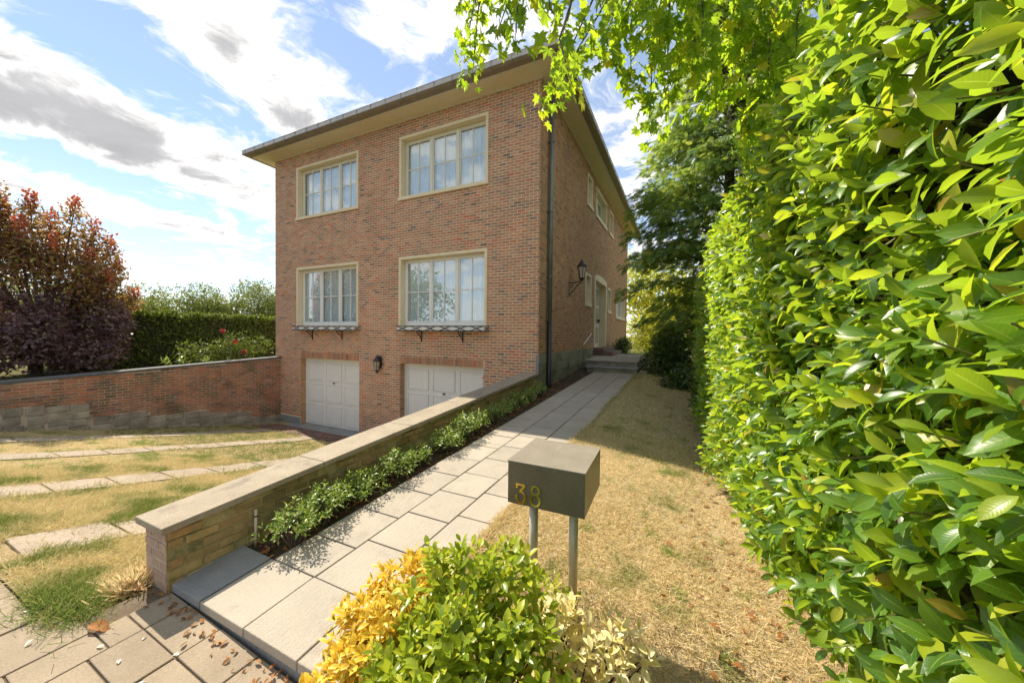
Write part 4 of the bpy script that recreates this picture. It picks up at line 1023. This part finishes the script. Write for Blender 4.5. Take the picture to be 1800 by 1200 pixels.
big_bush('green_euonymus', 'green leaved euonymus shrub in front of the letterbox, largest of the three', 'shrub',
         blobs_fn([((-.98, 1.34, .46), (.14, .15, .26)), ((-.80, 1.36, .46), (.17, .17, .30)), ((-.66, 1.42, .45), (.14, .15, .34)), ((-.76, 1.12, .36), (.22, .15, .28)), ((-.52, 1.22, .36), (.15, .15, .30)), ((-.40, 1.16, .30), (.10, .12, .26)), ((-.98, 1.10, .28), (.14, .14, .24)), ((-.62, 1.0, .30), (.18, .12, .24))]),
         520, .064, M['euo_g'], 300, (-.78, 1.28, -.05))
big_bush('golden_euonymus', 'golden yellow variegated euonymus shrub spilling over the path slabs', 'shrub',
         blobs_fn([((-1.22, 1.38, .34), (.18, .17, .26)), ((-1.32, 1.24, .24), (.16, .16, .24)), ((-1.16, 1.16, .30), (.15, .15, .22)), ((-1.28, 1.08, .14), (.16, .14, .2)), ((-1.10, 1.42, .44), (.13, .12, .20)), ((-1.12, 1.22, .42), (.12, .10, .16))]),
         400, .054, M['euo_y'], 300, (-1.2, 1.25, -.05))
big_bush('cream_euonymus', 'pale cream leaved shrub at the foot of the letterbox posts', 'shrub',
         blobs_fn([((-.50, 1.62, .26), (.16, .12, .18)), ((-.30, 1.64, .26), (.13, .10, .18)), ((-.42, 1.44, .30), (.12, .08, .16)), ((-.20, 1.70, .24), (.08, .07, .14))]), 95, .066, M['euo_c'], 220, (-.46, 1.62, -.08))
bush('ground_plant', 'small green plant between the two letterbox posts', 'plant', (-.67, 2.06, .10), (.09, .09, .13), 18, .05, M['euo_g'], 60, tpl=E_T, stems=False)
bush('low_seedling', 'low pale variegated seedling in the lawn by the lower edge', 'plant', (-.09, 1.72, -.10), (.05, .05, .09), 4, .055, M['euo_c'], 20, tpl=E_T, stems=False)
# ------------------------------------------------------------------ overhanging maple
mp = empty('maple_tree', (3.4, 1.2, .1), 'overhanging maple with sunlit yellow green leaves across the top', 'tree')
b = MB(); b.tube([(3.6, 1.0, -.2), (3.5, 1.1, 2.5), (3.3, 1.3, 5.0), (3.0, 1.4, 7.5)], [.24, .2, .15, .08], 10); b.build('trunk', M['bark'], mp, smooth=True)
def pxw(u, v, Y):
    c = np.array([(u - 900) / 629.5, -(v - 600) / 629.5, -1.]); r = CRn @ c; return r * (Y / r[1]) + [0, 0, CH]
TW = [  # start, tip, Y at start/tip, leaf size, leaf count
 ((850, -60), (830, 138), 3.0, 2.9, .135, 46), ((900, -60), (862, 95), 2.9, 2.8, .135, 36), ((800, -70), (822, 12), 3.0, 3.0, .13, 16), ((905, -60), (905, 82), 2.8, 2.75, .14, 34), ((850, -50), (815, 110), 3.1, 3.0, .12, 22),
 ((960, -60), (1000, 60), 2.7, 2.6, .13, 26), ((1060, -40), (948, 195), 3.1, 2.9, .12, 64), ((1080, -20), (985, 150), 3.0, 2.8, .12, 46), ((1000, 20), (1005, 150), 2.2, 2.1, .15, 10),
 ((1100, -40), (1050, 90), 2.9, 2.8, .125, 48), ((1120, -60), (1110, 150), 3.1, 3.0, .12, 62), ((1150, -60), (1140, 235), 3.1, 3.0, .12, 84), ((1180, -60), (1175, 190), 3.2, 3.1, .12, 66), ((1210, -60), (1215, 130), 3.1, 3.0, .125, 60),
 ((1130, -60), (1085, 60), 2.7, 2.6, .125, 40), ((1180, -40), (1160, 80), 2.7, 2.7, .13, 44), ((1230, -40), (1235, 60), 2.8, 2.8, .13, 34),
 ((1240, -20), (1190, 150), 3.4, 3.5, .13, 60), ((1300, 60), (1230, 160), 3.6, 3.6, .13, 60), ((1340, -40), (1310, 110), 3.3, 3.4, .13, 64), ((1390, -60), (1350, 160), 3.2, 3.3, .13, 76), ((1400, -20), (1300, 230), 3.4, 3.6, .13, 76),
 ((1330, -60), (1290, 55), 3.1, 3.2, .13, 36), ((1430, -60), (1400, 110), 3.0, 3.1, .13, 50), ((1330, 100), (1215, 190), 3.6, 3.8, .13, 50), ((1370, 120), (1290, 255), 3.5, 3.6, .13, 44)]
Pl, Dl, Nl, Sl = [], [], [], []; b = MB()
for (s, e, ya, yb, sz, n) in TW:
    A = pxw(*s, ya); Bp = pxw(*e, yb); A2 = A + np.array([.15, -.1, .35]); mid = (A + Bp) / 2 + RG.normal(size=3) * .05
    pts = [A2, A, mid, Bp]; b.tube([tuple(p) for p in pts], [.014, .010, .006, .002], 5, cap=False)
    for i in range(int(n * 1.12)):
        t = (i + random.random()) / (n * 1.12); p = (A * (1 - t) ** 2 + 2 * mid * t * (1 - t) + Bp * t * t) + RG.normal(size=3) * [.10, .10, .07] * (1.1 - .5 * t)
        yaw = RG.normal(size=3) * [.8, .8, .3]; Dl.append(np.array([0, 0, -1.0]) + yaw * .8); Nl.append(rdir(1)[0] + np.array([-.2, -.5, .55])); Pl.append(p); Sl.append(sz * random.uniform(.55, 1.0))
b.build('twigs', M['bark'], mp, kind='stuff')
b = MB()
for k, (u, v, y) in enumerate(((1150, -190, 3.1), (900, -170, 3.0), (1330, -190, 3.3), (1000, -160, 2.6))):
    q = pxw(u, v, y); s0 = np.array([3.45, 1.2, 3.6 + .35 * k]); m_ = (s0 + q) / 2 + [0, 0, .5]; b.tube([tuple(s0), tuple(m_), tuple(q), tuple(q + [-.5, .1, .05])], [.09, .06, .03, .012], 7, cap=False)
b.build('limbs', M['bark'], mp, kind='stuff', smooth=True)
# the crown above the frame
Pt, dt = crown_points(2600, sub_blobs((2.2, 1.6, 7.0), (1.7, 1.6, 1.6), 14, .8, seed=3), .3)
scatter('crown', maple_template(), Pt, frames(rdir(len(Pt), (0, 0, -.8)), rdir(len(Pt), (0, 0, .8))), .17 * (.7 + .5 * RG.random(len(Pt))), M['maple'], mp)
Pl, Dl, Nl, Sl = map(np.array, (Pl, Dl, Nl, Sl))
scatter('foliage', maple_template(), Pl, frames(Dl, Nl), Sl * 1.3, M['maple'], mp, 300)
# ------------------------------------------------------------------ cypress and shrubs beyond the lawn
def conifer(label, base, H, R0, n, ll, mat, seed, lean=(0, 0), zlow=.04, ex=.62):
    t = empty('cypress_tree', base, label, 'tree'); rg = np.random.default_rng(seed); B0 = np.array(base)
    b = MB(); b.tube([tuple(B0 - [0, 0, .2]), tuple(B0 + [lean[0] * .5, 0, H * .5]), tuple(B0 + [lean[0], 0, H * .98])], [.2, .13, .02], 8); b.build('trunk', M['bark'], t, smooth=True)
    nb = 190; P = []; D = []; lb = MB()
    for i in range(nb):
        f = zlow + (1 - zlow) * (i + .5) / nb; az = rg.random() * 6.283; L = R0 * (1 - f) ** ex * (.75 + .4 * rg.random()) * min(1, .50 + f * 2.2)
        r0 = B0 + [lean[0] * f, 0, H * f]; dr = np.array([math.cos(az), math.sin(az), 0]); m = max(8, int(n / nb * (L / R0 + .25) * 1.5))
        lb.tube([tuple(r0), tuple(r0 + dr * L * .5 + [0, 0, .18 * L]), tuple(r0 + dr * L * .95 + [0, 0, .05 * L])], [.03, .018, .006], 4, cap=False)
        tt = .10 + .90 * rg.random(m) ** .85; side = np.array([-dr[1], dr[0], 0]); sp = (rg.random(m) - .5) * L * .75 * (1.1 - tt * .6)
        P.append(r0 + dr * (L * tt)[:, None] + side * sp[:, None] + np.stack([0 * tt, 0 * tt, .2 * L * np.sin(tt * 3) + rg.normal(size=m) * .08 - .10 * np.abs(sp)], 1))
        D.append(dr * .8 + side * (np.sign(sp) * .5)[:, None] + np.array([0, 0, -.35]) + rg.normal(size=(m, 3)) * .3)
    P = np.concatenate(P); D = np.concatenate(D); lb.build('limbs', M['bark'], t, kind='stuff')
    scatter('foliage', frond_template(), P, frames(D, rdir(len(P), (0, 0, .9))), ll * (.6 + .7 * RG.random(len(P))), mat, t)
conifer('tall dark cypress beyond the lawn, between the house and the laurel hedge', (1.15, 12.0, .5), 11.2, 3.25, 22000, .21, M['cyp'], 5, ex=.42)
conifer('cypress standing behind the laurel hedge, lighter and further right', (3.4, 10.5, .5), 9.8, 2.5, 4500, .34, M['cyp'], 6)
def leafy(name, label, cat, c, blobs, n, ll, mat, tpl=None, group=None, inner=.5, trunk=None, upb=.3, singles=0, extra=None):
    t = empty(name, c, label, cat, group); P, d = crown_points(n, blobs, inner)
    N_ = d * .8 + rdir(n) * .7 + np.array([0, 0, .35]); D = rdir(n, (0, 0, upb)) + d * .5
    scatter('foliage' if trunk is None else 'crown', tpl or SM2, P, frames(D, N_), ll * (.6 + .7 * RG.random(n)), mat, t, singles)
    if trunk:
        b = MB()
        b.tube([tuple(c), tuple(np.array(c) + [0, 0, trunk[0] * .5]), tuple(np.array(c) + [.05, .05, trunk[0]])], [trunk[1], trunk[1] * .8, trunk[1] * .5], 8); b.build('trunk', M['bark'], t, smooth=True)
        b = MB()
        for (bc, br) in blobs[:18]:
            p0 = np.array(c) + [0, 0, trunk[0] * random.uniform(.5, 1)]; b.tube([tuple(p0), tuple((p0 + np.array(bc)) / 2 + [0, 0, .1]), tuple(bc)], [trunk[1] * .45, trunk[1] * .3, .01], 5, cap=False)
        b.build('limbs', M['bark'], t, kind='stuff')
    return t
SM2 = (np.array([(0, 0, 0), (.28, .45, .05), (0, 1, -.1), (-.28, .45, .05)]), np.array([(0, 1, 2, 3)]), np.array([(.5, 0), (.9, .5), (.5, 1), (.1, .5)]))
leafy('dark_shrub', 'dark evergreen shrub at the right of the entrance landing', 'shrub', (-.45, 10.9, .55), sub_blobs((-.35, 10.9, 1.05), (.5, .5, .5), 9, .35, seed=11), 3600, .10, M['shrub'], group=None)
leafy('low_shrub', 'low dark shrub under the cypress at the edge of the lawn', 'shrub', (.15, 9.7, .45), sub_blobs((.1, 9.6, .75), (.45, .5, .35), 8, .28, seed=12), 3000, .09, M['shrub'])
leafy('step_plant', 'small green bush against the house by the landing', 'shrub', (-2.45, 15.6, 1.05), sub_blobs((-2.35, 15.6, 1.35), (.35, .5, .2), 6, .25, seed=13), 1200, .09, M['shrub'])
leafy('garden_tree', 'golden green tree glowing beyond the far corner of the house', 'tree', (-2.2, 27, .8), sub_blobs((-2.0, 27, 4.2), (2.6, 2, 3.0), 22, 1.1, seed=14), 7000, .26, M['goldleaf'], trunk=(3.5, .16), inner=.3)
leafy('garden_tree', 'yellow leaved garden tree half hidden behind the dark cypress', 'tree', (1.5, 24, .8), sub_blobs((1.4, 24, 3.6), (2.4, 2, 2.6), 18, 1.0, seed=15), 5000, .26, M['goldleaf'], trunk=(3.2, .15), inner=.3)
leafy('back_shrub', 'yellow green shrub closing the end of the side passage', 'shrub', (-1.3, 22.5, .85), sub_blobs((-1.5, 22.5, 2.0), (1.7, .8, 1.2), 16, .7, seed=16), 6000, .15, M['goldleaf'])
M['tblade2'] = leaf_mat('weed blade', [(0, (.12, .24, .04)), (.6, (.24, .36, .06)), (1, (.44, .46, .12))], .35, rough=.6, spec=.2)
# young green weeds at the foot of the hedge
leafy('blue_green_shrub', 'blue green low shrub at the foot of the laurel hedge in shade', 'shrub', (.42, 7.2, .3), sub_blobs((.40, 7.0, .75), (.12, .9, .35), 8, .22, seed=17), 2400, .08, M['shrub'])

# ------------------------------------------------------------------ garden on the left
def hedge_box(label, x0, x1, y0, y1, z0, z1, n, ll, mat):
    t = empty('clipped_hedge', ((x0 + x1) / 2, (y0 + y1) / 2, z0), label, 'hedge')
    b = MB(); b.box(x0 + .12, x1 - .12, y0 + .12, y1 - .12, z0, z1 - .12); b.build('light_block_core', M['core'], t)  # added solid core, blocks light through the clipped hedge
    A1 = (x1 - x0) * (y1 - y0); A2 = (y1 - y0) * (z1 - z0); A3 = (x1 - x0) * (z1 - z0); k = RG.choice(3, n, p=np.array([A1, A2, A3]) / (A1 + A2 + A3))
    u, v = RG.random(n), RG.random(n); dp = RG.random(n) * .16
    P = np.where((k == 0)[:, None], np.stack([x0 + u * (x1 - x0), y0 + v * (y1 - y0), z1 - dp], 1), np.where((k == 1)[:, None], np.stack([x1 - dp, y0 + u * (y1 - y0), z0 + v * (z1 - z0)], 1), np.stack([x0 + u * (x1 - x0), y0 + dp, z0 + v * (z1 - z0)], 1)))
    P += .05 * np.sin(P[:, [1, 2, 0]] * 3.3) + .03 * np.sin(P[:, [2, 0, 1]] * 9.1)
    Nn = np.where((k == 0)[:, None], [[0, 0, 1.]], np.where((k == 1)[:, None], [[1., 0, 0]], [[0, -1., 0]])) + rdir(n) * .7
    scatter('foliage', SM2, P, frames(rdir(n, (0, 0, .4)), Nn), ll * (.6 + .8 * RG.random(n)), mat, t)
hedge_box('long clipped dark green hedge behind the retaining wall', -17.0, -15.0, 3.6, 11.5, .5, 2.35, 26000, .095, M['hedge'])
def smoke_bush():
    c = (-14.7, 3.0, .6)
    t = empty('purple_tree', c, 'purple leaved tree with orange and red shoot tips at the left edge', 'tree')
    b = MB(); b.tube([c, (-14.7, 3.0, 1.6), (-14.6, 3.1, 2.6)], [.13, .11, .07], 8)
    b.build('trunk', M['bark'], t, smooth=True)
    low_b = sub_blobs((-14.6, 2.9, 1.75), (1.0, 1.55, 1.0), 22, .5, seed=21) + [((-13.6, 3.6, 1.2), (.5, .7, .45)), ((-13.7, 2.6, 1.3), (.5, .8, .5)), ((-13.9, 4.1, 1.9), (.4, .5, .4))]
    P, d = crown_points(15000, low_b, .4)
    scatter('lower_crown', SM2, P, frames(rdir(len(P), (0, 0, -.2)), d + rdir(len(P)) * .6 + [0, 0, .4]), .105 * (.6 + .7 * RG.random(len(P))), M['purple'], t)
    b = MB(); mids = []; tips = []
    spec = [(2.0, 4.5, 0), (2.35, 5.25, 0), (2.55, 4.6, .1), (2.95, 4.9, -.1), (3.35, 4.55, 0), (3.65, 5.0, .1), (4.05, 4.5, 0), (4.35, 4.15, .1), (4.55, 3.6, 0), (4.75, 2.75, .1), (1.6, 4.9, 0), (1.2, 5.1, 0), (2.7, 4.1, .4), (3.2, 3.8, .5), (3.8, 3.6, .5), (4.2, 3.1, .4), (2.2, 3.9, .4)]
    for (y, z, dx_) in spec:
        x = -14.8 + dx_ * 1.5 + random.uniform(-.3, .3); p0 = np.array([-14.65, 3.05, 1.7]); q = np.array([x, y, z]); m_ = (p0 + q) / 2 + [0, (y - 3.0) * .12, -.1]
        b.tube([tuple(p0), tuple(m_), tuple(q)], [.05, .03, .008], 5, cap=False)
        mids += [((tuple(m_ * (1 - f) + q * f)), (.38 - .13 * f, .40 - .13 * f, .38)) for f in (.25, .55, .85)]; tips.append((tuple(q + [0, 0, .05]), (.13, .13, .30)))
    b.build('limbs', M['bark'], t, kind='stuff', smooth=True)
    P, d = crown_points(17000, mids, .15); scatter('upper_crown', SM2, P, frames(rdir(len(P), (0, 0, .5)), d + rdir(len(P)) * .8 + [0, 0, .3]), .095 * (.6 + .7 * RG.random(len(P))), M['orange'], t)
    P, d = crown_points(1500, tips, .2); scatter('shoot_tips', SM2, P, frames(rdir(len(P), (0, 0, 1.2)), d + rdir(len(P)) * .8), .10 * (.6 + .7 * RG.random(len(P))), M['redtip'], t)
smoke_bush()
for k, (x, y, z, r, lab) in enumerate(((-21, -9, .1, 3.2, 'street tree across the road, reflected in the left lower window'), (-13, -13, .1, 2.8, 'street tree across the road, reflected in the right lower window'))):
    leafy('street_tree', lab, 'tree', (x, y, z), sub_blobs((x, y, 4.2), (r, r, 2.4), 16, 1.3, seed=60 + k), 3500, .3, M['bgleaf'], trunk=(3.0, .2), inner=.3)
def rose():
    c = (-13.1, 7.0, .62); blobs = sub_blobs((-13.1, 6.5, 1.15), (.45, 1.1, .45), 12, .33, seed=31)
    t = leafy('rose_bush', 'rose bush with red flowers leaning over the retaining wall by the house', 'shrub', c, blobs, 2300, .08, M['hedge'], inner=.3, trunk=(.4, .03))
    b = MB(); b.tube([(-12.75, 6.3, .7), (-12.72, 6.35, 1.2), (-12.8, 6.2, 1.75)], [.03, .022, .012], 6); b.build('stem', M['stem'], t)
    n = 8; C = [(-12.8, 6.15, 1.78), (-12.7, 6.45, 1.43), (-12.6, 6.65, 1.12)]
    for cc in C:
        P, d = crown_points(40, [(cc, (.036, .036, .032))], .3); scatter('flower', SM2, P, frames(d + rdir(40) * .3, d), .06 * np.ones(40), M['red'], t, stuff=False)
rose()
for k, (y, col_) in enumerate(((5.05, 0), (5.62, 1), (4.75, 0))):
    bush('wall_sprout', ['thin pale sprout above the middle of the retaining wall', 'yellow green sprout above the retaining wall, nearer the rose', 'short sprout leaning over the wall coping, leftmost of three'][k], 'plant', (-12.55, y, .68), (.06, .06, .34), 7, .10, M['boxleaf'], 0, 'sprouts behind the wall coping', up=1.5)
for k, (x, y, z, rx, rz, lab) in enumerate(((-36, 9.5, 0, 2.6, 4.6, 'sparse topped distant tree next to the purple tree'), (-40, 14.0, 0, 3.2, 4.9, 'round distant tree over the middle of the clipped hedge'), (-38, 17.8, 0, 2.8, 5.2, 'distant tree second from the house'), (-36, 21.2, 0, 3.4, 6.3, 'tallest distant tree, touching the left edge of the house'), (-37, 26, 0, 3.2, 5.8, 'distant tree mostly behind the house'), (-39, 6.0, 0, 3.0, 4.8, 'distant tree behind the purple tree'))):
    leafy('background_tree', lab, 'tree', (x, y, z), sub_blobs((x, y, rz * .62), (rx * .75, rx * .75, rz * .30), 20, rx * .42, seed=40 + k), 13000, .19, M['bgleaf'], trunk=(rz * .5, .2), group='trees beyond the clipped hedge', inner=.75)
leafy('shade_tree', 'tree out of view left whose shade falls across the driveway', 'tree', (-17.5, 8.0, .6), sub_blobs((-17.0, -2.0, 4.0), (1.5, 2.0, 1.5), 10, .9, seed=51), 2500, .2, M['bgleaf'], trunk=(3, .2)) if False else None

# ------------------------------------------------------------------ grass
BL = (np.array([(-.5, 0, 0), (.5, 0, 0), (.32, .55, .12), (-.32, .55, .12), (0, 1, 0)]) * [.11, 1, 1], None, None)
def blade_tpl(w=.055):
    V = np.array([(-w / 2, 0, 0), (w / 2, 0, 0), (w * .2, 1, -.02), (-w * .2, 1, .02)]); return V, np.array([(0, 1, 2, 3)]), np.array([(0, 0), (1, 0), (1, 1), (0, 1)])
def grass(name, label, P, ll, up, mat):
    n = len(P); D = rdir(n) * [1, 1, .15]; D[:, 2] = np.abs(D[:, 2]) + up * RG.random(n)
    o = scatter(name, blade_tpl(), P, frames(D, rdir(n, (0, 0, 1.0))), ll * (.5 + .9 * RG.random(n)), mat, None)
    o['label'] = label; o['category'] = 'grass'; return o
def lawn_pts(n, y0, y1):
    y = y0 + (y1 - y0) * RG.random(n); x = RX(y) + (.9 - RX(y)) * RG.random(n)
    x = np.where(RG.random(n) < .10, RX(y) - .035 + .05 * RG.random(n), x)
    return np.stack([x, y, np.array([lawn_z(a, b_) for a, b_ in zip(x, y)]) - .002], 1)
P = np.concatenate([lawn_pts(60000, 1.5, 3.4), lawn_pts(44000, 3.4, 5.6), lawn_pts(26000, 5.6, 10.5)])
grass('lawn_grass', 'dry straw coloured grass of the narrow lawn beside the path', P, .052, .42, M['blade'])
def dpts(n, x0, x1, y0, y1, keep=None):
    P = np.stack([x0 + (x1 - x0) * RG.random(n), y0 + (y1 - y0) * RG.random(n), np.zeros(n)], 1)
    for xa, w in ((-5.02, .62), (-7.02, .62), (-9.25, .55), (-11.0, .55)):
        e_ = .05 * np.sin(P[:, 1] * 7 + xa * 3) + .04 * np.sin(P[:, 1] * 17 + xa); ins = (P[:, 0] > xa + .05 + e_) & (P[:, 0] < xa + w - .10 + e_) & (P[:, 1] < 6.5); P = P[~(ins & (RG.random(len(P)) < .955))]
    P = P[~((P[:, 1] > 6.4 - .3 * np.sin(P[:, 0] * 2)) & (RG.random(len(P)) < .9))]
    P[:, 2] = np.interp(P[:, 1], [a for a, b_ in ZD], [b_ for a, b_ in ZD]) + .012 + .008 * np.sin(P[:, 0] * 3.1 + P[:, 1]) * np.sin(P[:, 1] * 2.3) - .001; return P
PD = np.concatenate([dpts(46000, -5.6, -3.3, .72, 2.6), dpts(50000, -8, -4.5, .72, 3.8), dpts(52000, -12, -3.4, .8, 7)])
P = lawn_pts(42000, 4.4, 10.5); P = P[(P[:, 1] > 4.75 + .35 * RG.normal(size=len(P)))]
M['sblade'] = leaf_mat('shade-toned lawn blade', [(0, (.22, .26, .08)), (.5, (.34, .34, .12)), (1, (.50, .44, .20))], .3, rough=.7, spec=.1)  # house shadow on the lawn put into a duller blade colour
grass('shade_toned_lawn_grass', 'lawn grass with the house shade put into its duller olive colour', P, .05, .6, M['sblade'])
c2 = np.stack([-1.0 + 1.5 * RG.random(70), 1.7 + 5.5 * RG.random(70)], 1); k = RG.choice(70, 2600, p=(lambda w: w / w.sum())(RG.random(70) ** 3)); q = c2[k] + RG.normal(size=(2600, 2)) * .03
P = np.stack([q[:, 0], q[:, 1], np.array([lawn_z(a, b_) for a, b_ in q])], 1); P = P[P[:, 0] > RX(P[:, 1]) - .03]
grass('lawn_weeds', 'small green weeds sprouting from the dry lawn', P, .045, .7, M['tblade2'])
# clumps
c_ = np.stack([-11.9 + 8.5 * RG.random(260), .8 + 5.6 * RG.random(260)], 1); k = RG.choice(260, 9000); q = c_[k] + RG.normal(size=(9000, 2)) * .06
q = q[(q[:, 0] < -3.3) & (q[:, 0] > -11.95)]
grass('driveway_grass', 'patchy green and straw grass growing between the driveway slabs', PD, .068, .6, M['dblade'])
grass('grass_tufts', 'green grass tufts scattered over the driveway', np.stack([q[:, 0], q[:, 1], np.interp(q[:, 1], [a for a, b_ in ZD], [b_ for a, b_ in ZD]) + .012], 1), .06, .8, M['dblade'])
# green tuft over the edge of the street slabs and dry tuft at the wall end
q = np.stack([-3.45 + RG.normal(size=2600) * .16, .80 + RG.normal(size=2600) * .07, np.full(2600, .045)], 1)
M['tblade'] = leaf_mat('darker turf blade', [(0, (.07, .12, .03)), (.6, (.14, .19, .05)), (1, (.28, .26, .10))], .3, rough=.7, spec=.1)
P = dpts(52000, -12, -3.4, 3.2, 7)
P = P[P[:, 1] > 3.3 + .12 * (P[:, 0] + 12) * .5 + .35 * np.sin(P[:, 0] * 3)]  # darker green blades towards the garage end of the driveway
grass('darker_turf', 'darker green turf of the driveway near the garages', P, .06, .6, M['tblade'])
M['gblade'] = leaf_mat('green blade', [(0, (.10, .18, .03)), (.6, (.20, .27, .05)), (1, (.40, .36, .14))], .3, rough=.6, spec=.2)
grass('grass_clump', 'fresh green grass clump creeping over the corner of the street paving', q, .055, .9, M['gblade'])
q = np.stack([-3.36 + RG.normal(size=900) * .05, 1.10 + RG.normal(size=900) * .05, np.full(900, .0)], 1)
grass('dry_tuft', 'long dry grass tuft leaning against the end of the low wall', q, .13, 1.4, M['blade'])
# weeds in the joints of the path
q = []
for y in RG.uniform(1.7, 9.5, 26):
    f = random.choice([C1, C2, C2]); a = RG.normal(size=(26, 2)) * [.012, .05]; q.append(np.stack([f(y) + a[:, 0], y + a[:, 1], zp(y + a[:, 1])], 1))
grass('joint_weeds', 'tiny weeds in the joints between the path slabs', np.concatenate(q), .022, .5, M['gblade'])
# ------------------------------------------------------------------ fallen leaves
LF = leaf_template(1.0, .5, 4, .35, .35)
def litter(name, label, P, ll, mat, cat='leaves'):
    n = len(P); D = rdir(n) * [1, 1, .25]; o = scatter(name, LF, P, frames(D, rdir(n, (0, 0, 2.0))), ll * (.6 + .8 * RG.random(n)), mat, None); o['label'] = label; o['category'] = cat
y = RG.uniform(1.6, 9, 330); x = .16 + .30 * RG.random(330) + .12 * RG.normal(size=330)
litter('leaf_litter', 'brown dead leaves lying along the foot of the laurel hedge', np.stack([x, y, np.array([lawn_z(a, b_) for a, b_ in zip(x, y)]) + .012], 1), .055, M['litter'])
y = RG.uniform(1.62, 8.5, 520); x = CI(y) + .0 + RG.random(520) * (LX(y) - CI(y) - .02)
litter('bed_litter', 'rust brown dead leaves on the soil of the border', np.stack([x, y, zp(y) + .005], 1), .045, M['litter'])
x = RG.uniform(-3.1, -1.7, 60); litter('gutter_litter', 'brown leaves and twigs gathered against the front edge of the path', np.stack([x, 1.13 - np.abs(RG.normal(size=60)) * .05, .035 - .05 * (x + 3) + .012], 1), .034, M['litter'])
def one_leaf(name, label, x, y, z, L, mat, group=None, yaw=None, cat='leaf'):
    V = LF[0] * L; me = np_mesh(name, V, [LF[1]], mat, uv=LF[2], rnd=np.full(len(V), random.random()), smooth=True)
    o = link(name, me, (x, y, z), None, (random.uniform(-.2, .2), random.uniform(-.2, .2), yaw if yaw is not None else random.uniform(0, 6))); tag(o, label, cat, group); return o
one_leaf('dead_leaf', 'large curled orange dead leaf on the street slabs beside the grass clump', -3.07, .80, .055, .13, M['litter'], yaw=-1.2)
one_leaf('dead_leaf', 'second orange dead leaf curled at the base of the low wall', -3.28, 1.02, .06, .12, M['litter'], yaw=-1.0)
PLAB = ['white petal just below the orange curled leaf', 'white petal in the middle of the widest street slab', 'white petal beside the slab joint under the dark wall shadow', 'white petal near the left edge on the narrow slabs', 'white petal on the narrow slabs below the grass clump', 'white petal right of the dark wall shadow on the street', 'white petal closest to the lower frame edge, right of two', 'white petal at the very bottom of the frame, left of two', 'white petal touching the underside of the grass clump']
for kk, (px, py) in enumerate(((183, 1129), (208, 1157), (250, 1117), (36, 1077), (58, 1124), (315, 1138), (255, 1184), (98, 1196), (92, 1095))):
    c = np.array([(px - 900) / 629.5, -(py - 600) / 629.5, -1.]); r = CRn @ c; tt = (.05 - CH) / r[2]; w = r * tt
    one_leaf('fallen_petal', PLAB[kk], w[0], w[1], zs(w[0], w[1]) + .008, .036, M['petal'], 'white petals on the street slabs', cat='petal')
